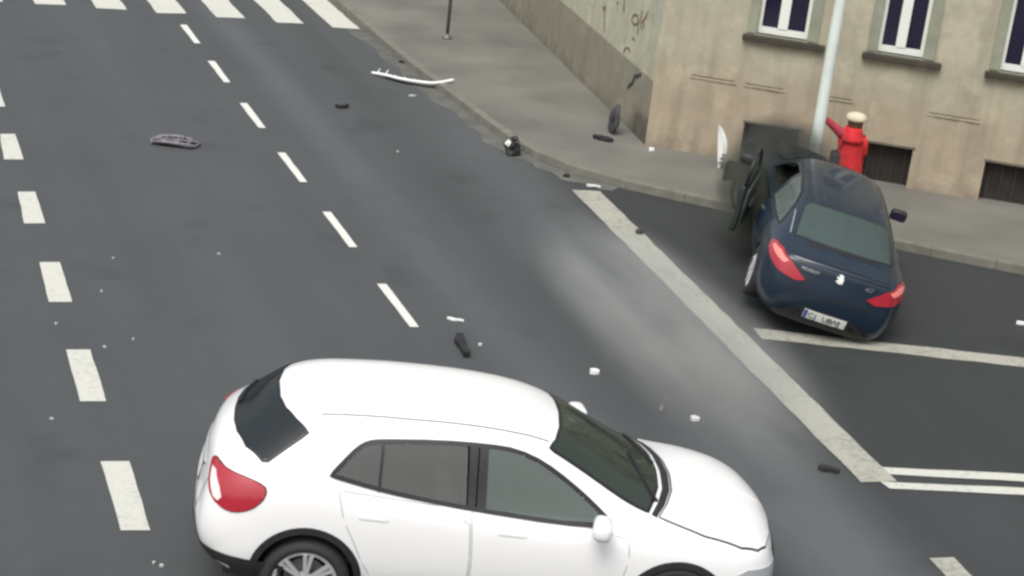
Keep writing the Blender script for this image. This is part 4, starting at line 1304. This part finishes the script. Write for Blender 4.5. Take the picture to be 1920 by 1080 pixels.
def person():
    px, py = 4.57, 24.94
    root = tag(empty('person', (px, py, KZ)), 'person in long red coat and cream hat reaching one arm towards the lamp post', 'person')
    # facing the post (to the left and away); local x to the right of the picture
    V = [(0, 0, .80), (0, 0, .95), (.0, .0, 1.14), (0, 0, 1.24), (.01, .01, 1.30), (.01, .02, 1.40),
         (-.16, 0, 1.20), (-.27, -.03, 1.29), (-.40, -.06, 1.39), (-.46, -.07, 1.43),
         (.15, 0, 1.18), (.19, .03, .96), (.16, .10, .76), (.15, .12, .69),
         (-.09, 0, .76), (-.10, .02, .43), (-.10, -.01, .08), (-.10, .10, .03),
         (.09, 0, .76), (.11, .05, .44), (.11, .04, .08), (.11, .15, .03)]
    E_ = [(0, 1), (1, 2), (2, 3), (3, 4), (4, 5), (3, 6), (6, 7), (7, 8), (8, 9), (3, 10), (10, 11), (11, 12), (12, 13), (0, 14), (14, 15), (15, 16), (16, 17), (0, 18), (18, 19), (19, 20), (20, 21)]
    Rr = [(.13, .10), (.12, .09), (.14, .10), (.08, .07), .05, .085, .06, .045, .036, .022, .06, .045, .036, .024, .085, .058, .042, .036, .085, .058, .042, .036]
    body = skin_chain('body', V, E_, Rr, MT['trousers'], root)
    body.data.materials.append(MT['skin'])
    for p in body.data.polygons:
        c = p.center
        if c.z > 1.26 and abs(c.x) < .15 or c.x < -.42 or (c.x > .12 and c.z < .73 and c.z > .6): p.material_index = 1
    # fingers, each its own chain
    def hand(base, dirv, spread, name='hand'):
        d = Vector(dirv).normalized(); sp = Vector(spread).normalized(); up = d.cross(sp)
        for k, ln in enumerate((.065, .075, .072, .058)):
            b = Vector(base) + sp * (k - 1.5) * .018
            pts = [b, b + d * ln * .5 + up * .004, b + d * ln * .8 + up * .02, b + d * ln * .9 + up * .038]
            tube('finger', [tuple(p) for p in pts], [.009, .0085, .008, .006], MT['skin'], body, 6)
        b = Vector(base) - sp * .03 - d * .03
        tube('thumb', [tuple(b), tuple(b + d * .02 - sp * .02), tuple(b + d * .045 - sp * .022)], [.010, .009, .007], MT['skin'], body, 6)
    hand((-.47, -.072, 1.44), (-1, -.3, .25), (0, .2, 1))
    hand((.15, .125, .665), (0, .2, -1), (.4, 1, 0))
    # coat, lofted from collar to mid thigh
    prof = [(1.27, .075, .075), (1.235, .12, .10), (1.19, .185, .12), (1.10, .195, .14), (.98, .18, .14), (.85, .195, .15), (.70, .215, .165), (.55, .225, .175), (.54, .20, .15)]
    bm = bmesh.new(); rr_ = []
    for z, a, b in prof:
        ring = []
        for k in range(28):
            t = 2 * math.pi * k / 28
            w = 1 + .09 * math.sin(t * 5 + z * 3) * (1.3 - z) + .05 * noise.noise(Vector((math.cos(t) * 2, math.sin(t) * 2, z * 6)))
            ring.append(bm.verts.new((a * w * math.cos(t), b * w * math.sin(t), z + .012 * math.sin(t * 3) * (1.3 - z))))
        rr_.append(ring)
    for i in range(len(rr_) - 1):
        for k in range(28): bm.faces.new((rr_[i][k], rr_[i][(k + 1) % 28], rr_[i + 1][(k + 1) % 28], rr_[i + 1][k]))
    link('coat', bm_mesh('coat', bm, True), root, MT['coat'])
    tube('sleeve', [(-.12, 0, 1.175), (-.18, -.012, 1.23), (-.26, -.03, 1.285), (-.34, -.047, 1.345), (-.42, -.062, 1.40)], [.085, .075, .062, .055, .050], MT['sleeve'], root, 14)
    tube('sleeve', [(.12, 0, 1.18), (.18, .012, 1.08), (.20, .03, .95), (.185, .07, .84), (.165, .10, .76)], [.085, .07, .062, .055, .048], MT['coat'], root, 14)
    bm = bmesh.new(); lathe_bm(bm, [(1.12, .18), (1.17, .172), (1.22, .152), (1.27, .132), (1.325, .118), (1.33, .09)], 24, 'z'); link('hood', bm_mesh('hood', bm, True), root, MT['coat'])
    # hair and hat
    bm = bmesh.new(); bmesh.ops.create_uvsphere(bm, u_segments=24, v_segments=16, radius=.108)
    for v in bm.verts: v.co = Vector((v.co.x + .01, v.co.y * 1.05 + .004, v.co.z * 1.15 + 1.395 - (.02 if v.co.y < 0 and v.co.z < 0 else 0)))
    bmesh.ops.delete(bm, geom=[v for v in bm.verts if v.co.y > .07 and v.co.z < 1.40], context='VERTS')
    link('hair', bm_mesh('hair', bm, True), root, MT['hair'])
    for sx in (-1, 1):
        tube('ear', [(.01 + sx * .088, .02, 1.375), (.01 + sx * .102, .015, 1.39), (.01 + sx * .09, .02, 1.41)], .012, MT['skin'], body, 6)
    tube('nose', [(.01, .10, 1.40), (.01, .125, 1.375), (.01, .105, 1.37)], [.008, .014, .01], MT['skin'], body, 6)
    for sx in (-1, 1):
        bm = bmesh.new(); bmesh.ops.create_uvsphere(bm, u_segments=8, v_segments=6, radius=.012)
        for v in bm.verts: v.co += Vector((.01 + sx * .033, .098, 1.405))
        link('eye', bm_mesh('eye', bm, True), body, MT['ink'])
    tube('mouth', [(-.015, .10, 1.345), (.01, .106, 1.343), (.035, .10, 1.345)], .006, MT['coat'], body, 6)
    bm = bmesh.new(); lathe_bm(bm, [(1.415, .118), (1.43, .142), (1.45, .15), (1.475, .145), (1.505, .13), (1.525, .095), (1.535, .045), (1.537, .001)], 28, 'z', (.01, .004, 0))
    link('hat', bm_mesh('hat', bm, True), root, MT['hat'])
    for sx, yy in ((-.10, .03), (.11, .08)):
        bm = bmesh.new(); add_box(bm, (sx - .05, yy - .12, 0), (sx + .05, yy + .14, .085), None, .03); link('shoe', bm_mesh('shoe', bm, True), root, MT['shoe'])
    # shoulder bag, a thing of its own
    bg_ = tag(empty('shoulder_bag', (px - .20, py - .07, KZ + .80)), 'small dark shoulder bag hanging at the left hip of the person in red', 'bag')
    bm = bmesh.new(); add_box(bm, (-.07, -.10, -.10), (.05, .10, .16), None, .03); link('pouch', bm_mesh('pouch', bm, True), bg_, MT['bag'])
    tube('strap', [(-.02, .0, .15), (.04, -.06, .26), (.10, -.05, .40), (.17, .02, .445)], .010, MT['bag'], bg_, 6)
person()

# ------------------------------------------------------------------ wreckage on the ground
def on(px, py, z=0.0):
    x, y = ground_at(px, py, z); return Vector((x, y, z))
def shard_obj(name, label, cat, px, py, outline, th, m, rz=0.0, z=0.0, curl=.0, group=None, tilt=(0, 0)):
    """a torn plate with real thickness, lying on the ground; outline in metres"""
    p = on(px, py, z)
    bm = bmesh.new(); f = bm.faces.new([bm.verts.new((a, b, 0)) for a, b in outline])
    ex = bmesh.ops.extrude_face_region(bm, geom=[f])
    for v in [g for g in ex['geom'] if isinstance(g, bmesh.types.BMVert)]: v.co.z += th
    bmesh.ops.triangulate(bm, faces=[f for f in bm.faces if len(f.verts) > 4])
    bmesh.ops.subdivide_edges(bm, edges=[e for e in bm.edges if e.calc_length() > .06], cuts=2)
    for v in bm.verts:
        v.co.z += curl * (v.co.x ** 2 + .5 * v.co.y ** 2) + .01 * noise.noise(v.co * 14)
    mn = min(v.co.z for v in bm.verts)
    for v in bm.verts: v.co.z -= mn
    o = link(name, bm_mesh(name, bm), None, m)
    o.location = p + Vector((0, 0, .003)); o.rotation_euler = (tilt[0], tilt[1], rz)
    tag(o, label, cat, group)
    return o

# broken grille with holes
gp = on(328, 272)
ge = tag(empty('broken_grille', tuple(gp), R(-4)), 'broken grey bumper grille frame lying on the open road at left', 'debris')
bm = bmesh.new()
fr_ = [(-.30, -.10, 0), (-.10, -.125, 0), (.12, -.10, 0), (.30, -.04, 0), (.33, .10, 0), (.16, .17, 0), (-.04, .15, 0), (-.24, .14, 0), (-.36, .03, 0), (-.30, -.10, 0)]
tube_bm(bm, [(a, b * 1.25, .05 + .03 * math.sin(i * 1.3)) for i, (a, b, c) in enumerate(fr_)], .026, 8)
link('frame', bm_mesh('frame', bm, True), ge, MT['debris_grey'])
for a, b in (((-.16, -.13), (-.14, .18)), ((.0, -.13), (.03, .19)), ((.02, -.13), (.09, .19)), ((.20, -.08), (.22, .17)), ((-.34, .02), (.32, .06))):
    tube('bar', [(a[0], a[1], .055), (b[0], b[1], .075)], .017, MT['debris_grey'], ge, 6)
bm = bmesh.new(); add_box(bm, (-.32, -.12, .0), (.30, -.075, .04), None, .01); add_box(bm, (-.28, -.06, .004), (.28, .12, .02)); link('lower_lip', bm_mesh('lower_lip', bm), ge, MT['debris_dark'])

# long white trim strip with torn clips, near the kerb
a0_ = on(697, 140); 
pts = [on(697, 140), on(722, 148), on(748, 156), on(780, 162), on(815, 167), on(849, 168)]
pts = [Vector(p) + Vector((0, 0, .035 + .05 * abs(math.sin(i * .8)) + (0, 0, 0, .02, .07, .10)[i])) for i, p in enumerate(pts)]
c0 = pts[0].copy(); c0.z = 0
wt = tag(empty('white_bumper_trim', tuple(c0)), 'long curved white bumper strip with torn clips beside the kerb', 'debris')
sp = catmull([tuple(p - c0) for p in pts], 5)
bm = bmesh.new(); tube_bm(bm, sp, .026, 8); link('strip', bm_mesh('strip', bm, True), wt, MT['debris_white'])
for k in (2, 5, 8, 11, 14):
    q_ = Vector(sp[k]); tube('clip', [tuple(q_), tuple(q_ + Vector((.03, .12 if k < 6 else .05, .06 if k < 6 else .02)))], .012, MT['debris_white'], wt, 6)
bm = bmesh.new(); tube_bm(bm, [(p[0] + .05, p[1] + .06, .015) for p in sp[4:20]], .018, 6); link('strip_shadow', bm_mesh('strip_shadow', bm, True), wt, MT['debris_dark'])  # dark tube on the road stands in for the shadow under the strip

shard_obj('black_bumper_piece', 'flat black plastic strip lying along the kerb edge', 'debris', 770, 121, [(-.22, .10), (-.05, .07), (.12, -.03), (.22, -.09), (.18, -.14), (.0, -.06), (-.22, .03)], .03, MT['debris_dark'], 0)
shard_obj('plastic_fragment', 'small black bent plastic piece alone in the middle lane', 'debris', 640, 203, [(-.10, -.03), (.0, -.045), (.08, .01), (.11, .09), (.05, .085), (.01, .03), (-.09, .02)], .045, MT['debris_dark'], 0, curl=.6)
shard_obj('pale_trim_fragment', 'tiny pale fragment just below the white bumper strip', 'debris', 773, 181, [(-.06, -.02), (.03, -.03), (.07, .01), (-.02, .03)], .02, MT['shard'])
# wheel hub / lamp unit at the kerb: black shell with a white reflector
hp = on(959, 290)
hu = tag(empty('broken_headlamp', tuple(hp), R(20)), 'broken black headlamp unit with a white reflector resting at the kerb bend', 'debris')
bm = bmesh.new()
def lump(bm, c, r, seed, amp=.35, sub=2):
    rr = bmesh.ops.create_icosphere(bm, subdivisions=sub, radius=1)
    for v in rr['verts']:
        d = 1 + amp * noise.noise(v.co * 1.7 + Vector((seed, 0, 0))) + amp * .5 * noise.noise(v.co * 4 + Vector((0, seed, 0)))
        v.co = Vector((v.co.x * r[0] * d + c[0], v.co.y * r[1] * d + c[1], max(0, v.co.z * r[2] * d + c[2])))
lump(bm, (0, 0, .09), (.14, .12, .12), 3, .6)
add_box(bm, (-.02, .03, .10), (.07, .12, .24), Matrix.Rotation(R(12), 4, 'Y'), .01)
link('shell', bm_mesh('shell', bm, False), hu, MT['debris_dark'])
bm = bmesh.new(); lump(bm, (-.06, .02, .17), (.045, .05, .055), 8, .5)
link('reflector', bm_mesh('reflector', bm, False), hu, MT['debris_white'])
bm = bmesh.new(); lump(bm, (.085, .05, .19), (.022, .03, .03), 5, .5)
link('bulb_socket', bm_mesh('bulb_socket', bm, False), hu, MT['clear_lens'])
tube('bracket', [(-.03, .05, .18), (.0, .10, .24), (.09, .12, .26), (.13, .08, .16)], .014, MT['debris_dark'], hu, 6)

shard_obj('dark_chip', 'small dark chip in the gutter left of the stop line end', 'debris', 1062, 332, [(-.05, -.03), (.04, -.035), (.05, .03), (-.02, .05)], .035, MT['debris_dark'])
shard_obj('white_chip', 'small white sliver at the upper end of the broad stop line', 'debris', 1112, 351, [(-.10, -.02), (.0, .0), (.11, -.01), (.10, .03), (.0, .035), (-.08, .02)], .025, MT['debris_white'], z=.01)
shard_obj('black_chip', 'small black piece lying on the broad stop line', 'debris', 1199, 438, [(-.05, -.05), (.03, -.05), (.06, .03), (.0, .06), (-.06, .02)], .04, MT['debris_dark'], z=.012)
shard_obj('white_pebble', 'white fragment on the pavement at the foot of the building corner', 'debris', 1221, 283, [(-.04, -.03), (.04, -.03), (.045, .03), (-.03, .035)], .04, MT['debris_white'], z=KZ)
shard_obj('curved_sliver', 'thin white curved sliver on the road behind the white car roof', 'debris', 855, 603, [(-.11, .03), (-.06, .0), (.05, -.005), (.09, .01), (.085, .04), (.0, .03), (-.09, .06)], .02, MT['debris_white'])
shard_obj('black_flap', 'upright black rubber flap lying just behind the white car', 'debris', 862, 652, [(-.06, .26), (.02, .27), (.05, .10), (.09, -.10), (.13, -.28), (.06, -.30), (-.0, -.05), (-.07, .10)], .05, MT['debris_dark'], curl=.5)
shard_obj('grey_crumb', 'small pale crumb right of the black rubber flap', 'debris', 900, 648, [(-.02, -.03), (.02, -.03), (.02, .03), (-.02, .03)], .015, MT['shard'])
shard_obj('white_chunk', 'rounded white chunk on the road in front of the grey dust', 'debris', 1114, 701, [(-.05, -.03), (.0, -.045), (.05, -.03), (.055, .015), (.01, .04), (-.05, .02)], .045, MT['debris_white'])
shard_obj('white_lump', 'white lump on the road above the bonnet of the white car', 'debris', 1302, 788, [(-.045, .02), (-.04, -.02), (.0, -.045), (.05, -.03), (.05, .01), (.0, .04)], .035, MT['debris_white'])
shard_obj('grey_smear', 'faint grey upright scrap left of the white lump', 'debris', 1239, 768, [(-.025, -.07), (.01, -.07), (.03, .07), (.0, .08)], .012, MT['debris_grey'])
shard_obj('black_bracket', 'black bracket on the road near the lower end of the stop line', 'debris', 1553, 884, [(-.11, .0), (-.08, .05), (.0, .045), (.05, .02), (.11, -.01), (.09, -.05), (.0, -.02), (-.06, -.04)], .04, MT['debris_dark'], curl=.6)
shard_obj('white_scrap', 'white scrap on the side street at the right edge above the lane line', 'debris', 1916, 609, [(-.08, -.02), (.08, -.03), (.09, .02), (-.06, .03)], .03, MT['debris_white'])
# dark oval cover leaning on the side wall and a second one flat on the pavement
oc = on(1147, 250, KZ)
cv = tag(empty('hub_cover', tuple(oc + Vector((0, 0, 0)))), 'dark oval wheel cover leaning against the foot of the side wall', 'debris')
bm = bmesh.new(); lathe_bm(bm, [(-.03, .10), (-.03, .22), (.0, .25), (.03, .22), (.03, .08)], 28, 'x')
mm = Matrix.Translation((.02, 0, .24)) @ Matrix.Rotation(R(8), 4, 'Y') @ Matrix.Rotation(ang_s - R(90), 4, 'Z') @ Matrix.Diagonal((1, .8, 1, 1))
for v in bm.verts: v.co = mm @ v.co + noise.noise_vector(v.co * 5) * .03
link('disc', bm_mesh('disc', bm, True), cv, MT['dull'])
bm = bmesh.new(); lathe_bm(bm, [(-.05, .05), (.05, .05)], 12, 'x')
for v in bm.verts: v.co = mm @ v.co
link('hub', bm_mesh('hub', bm), cv, MT['black'])
shard_obj('black_splash_guard', 'flat dark plastic guard on the pavement in front of the leaning oval cover', 'debris', 1130, 263, [(-.18, .05), (-.05, .10), (.1, .07), (.18, -.02), (.1, -.08), (-.04, -.06), (-.16, -.02)], .04, MT['debris_dark'], R(-15), z=KZ, curl=.3)
# tall white crescent, standing on its broken end
cp_ = on(1348, 314, KZ)
ce = tag(empty('white_crescent_panel', tuple(cp_), 0), 'tall white crescent shaped bumper piece upright before the facade', 'debris')
vs = []; fs = []
n = 14
for i in range(n + 1):
    t = i / n; z = t * .64
    w = .02 + .15 * math.sin(math.pi * min(1, t * .95 + .05)) ** .8 * (.65 + .35 * t)
    x0 = -.02 - .08 * t; bul = .05 * math.sin(math.pi * t)
    for (x, y) in ((x0, 0), (x0 + w * .5, -.05 - bul * .3), (x0 + w, -.01), (x0 + w * .98, .02), (x0 + w * .5, -.02 - bul * .3), (x0, .03)):
        vs.append((x, y + .10 * t, z))
for i in range(n):
    for k in range(6): fs.append((i * 6 + k, i * 6 + (k + 1) % 6, (i + 1) * 6 + (k + 1) % 6, (i + 1) * 6 + k))
fs += [tuple(range(6)), tuple(range(n * 6, n * 6 + 6))]
bm = bmesh.new(); bm.from_mesh(mesh('t', vs, fs)); link('shell', bm_mesh('shell', bm, False), ce, MT['debris_white'])
for k, z in enumerate((.08, .15, .21)):
    box('rib', (-.03 + .02 * k, -.066, z), (.05 + .02 * k, -.03, z + .02), MT['debris_grey'], ce)
# specks of broken glass on the near road
specks = [(190, 548, 'beside the third broad dash from the bottom'), (196, 653, 'right of the second broad dash from the bottom'), (105, 609, 'left above the second broad dash from the bottom'), (250, 638, 'on bare road right of the broad dashes'), (410, 478, 'alone in the middle lane below the broken grille'), (212, 486, 'well right of the broad dash above it'), (288, 1058, 'just below the lowest broad dash'), (302, 1064, 'nearest the bumper of the white car'), (97, 788, 'left of the lowest broad dash'), (745, 286, 'on the lane right of the thin dashes')]
for i, (a, b, w) in enumerate(specks):
    s_ = rnd.uniform(.012, .019)
    o = shard_obj('glass_fragment', 'tiny pale glass fragment ' + w, 'glass fragment', a, b, [(-s_, -s_ * .6), (s_ * .8, -s_), (s_, s_ * .5), (-s_ * .3, s_)], .018, MT['shard'], rnd.uniform(0, 3), group='specks of broken glass on the road')

# ------------------------------------------------------------------ smoke and dust hanging over the crash
def cloud(name, label, loc, size, dens, col, seed, nscale):
    bm = bmesh.new(); bmesh.ops.create_icosphere(bm, subdivisions=3, radius=1.0)
    me = bm_mesh(name, bm)
    m = bpy.data.materials.new(name + '_air'); m.use_nodes = True; t = m.node_tree; t.nodes.clear(); q = NT(t)
    out = q.n('ShaderNodeOutputMaterial'); pv = q.n('ShaderNodeVolumePrincipled')
    pv.inputs['Color'].default_value = (*col, 1)
    tc = q.n('ShaderNodeTexCoord')
    ln = q.n('ShaderNodeVectorMath', operation='LENGTH'); t.links.new(tc.outputs['Object'], ln.inputs[0])
    fall = q.ramp(ln.outputs['Value'], .15, 1.0, 1.0, 0.0)
    mp = q.n('ShaderNodeMapping'); mp.inputs['Location'].default_value = (seed, seed * .7, 0); t.links.new(tc.outputs['Object'], mp.inputs[0])
    nz = q.ramp(q.noise(mp.outputs[0], nscale, 4), .25, .75, 0.0, 1.0)
    t.links.new(q.math('MULTIPLY', q.math('MULTIPLY', fall, nz), dens), pv.inputs['Density'])
    t.links.new(pv.outputs[0], out.inputs['Volume'])
    o = link(name, me, None, m); o.location = loc; o.scale = size
    tag(o, label, 'smoke', kind='stuff')
    return o
cloud('dark_smoke', 'dark smoke and dust hanging left of the wrecked blue car', (3.50, 23.75, 1.08), (.95, .95, .80), 8, (.17, .18, .16), 2.0, 2.3)
cloud('dust_cloud', 'pale thin dust drifting over the lane towards the wreck', (1.80, 18.6, .50), (1.05, 4.0, .75), 1.6, (.85, .87, .83), 5.0, 1.7).rotation_euler = (0, 0, .388)
cloud('dirt_cloud', 'brown green dirt thrown up along the left side of the blue car', (3.0, 23.1, .82), (.55, 1.0, .80), 8, (.22, .24, .19), 9.0, 1.9)
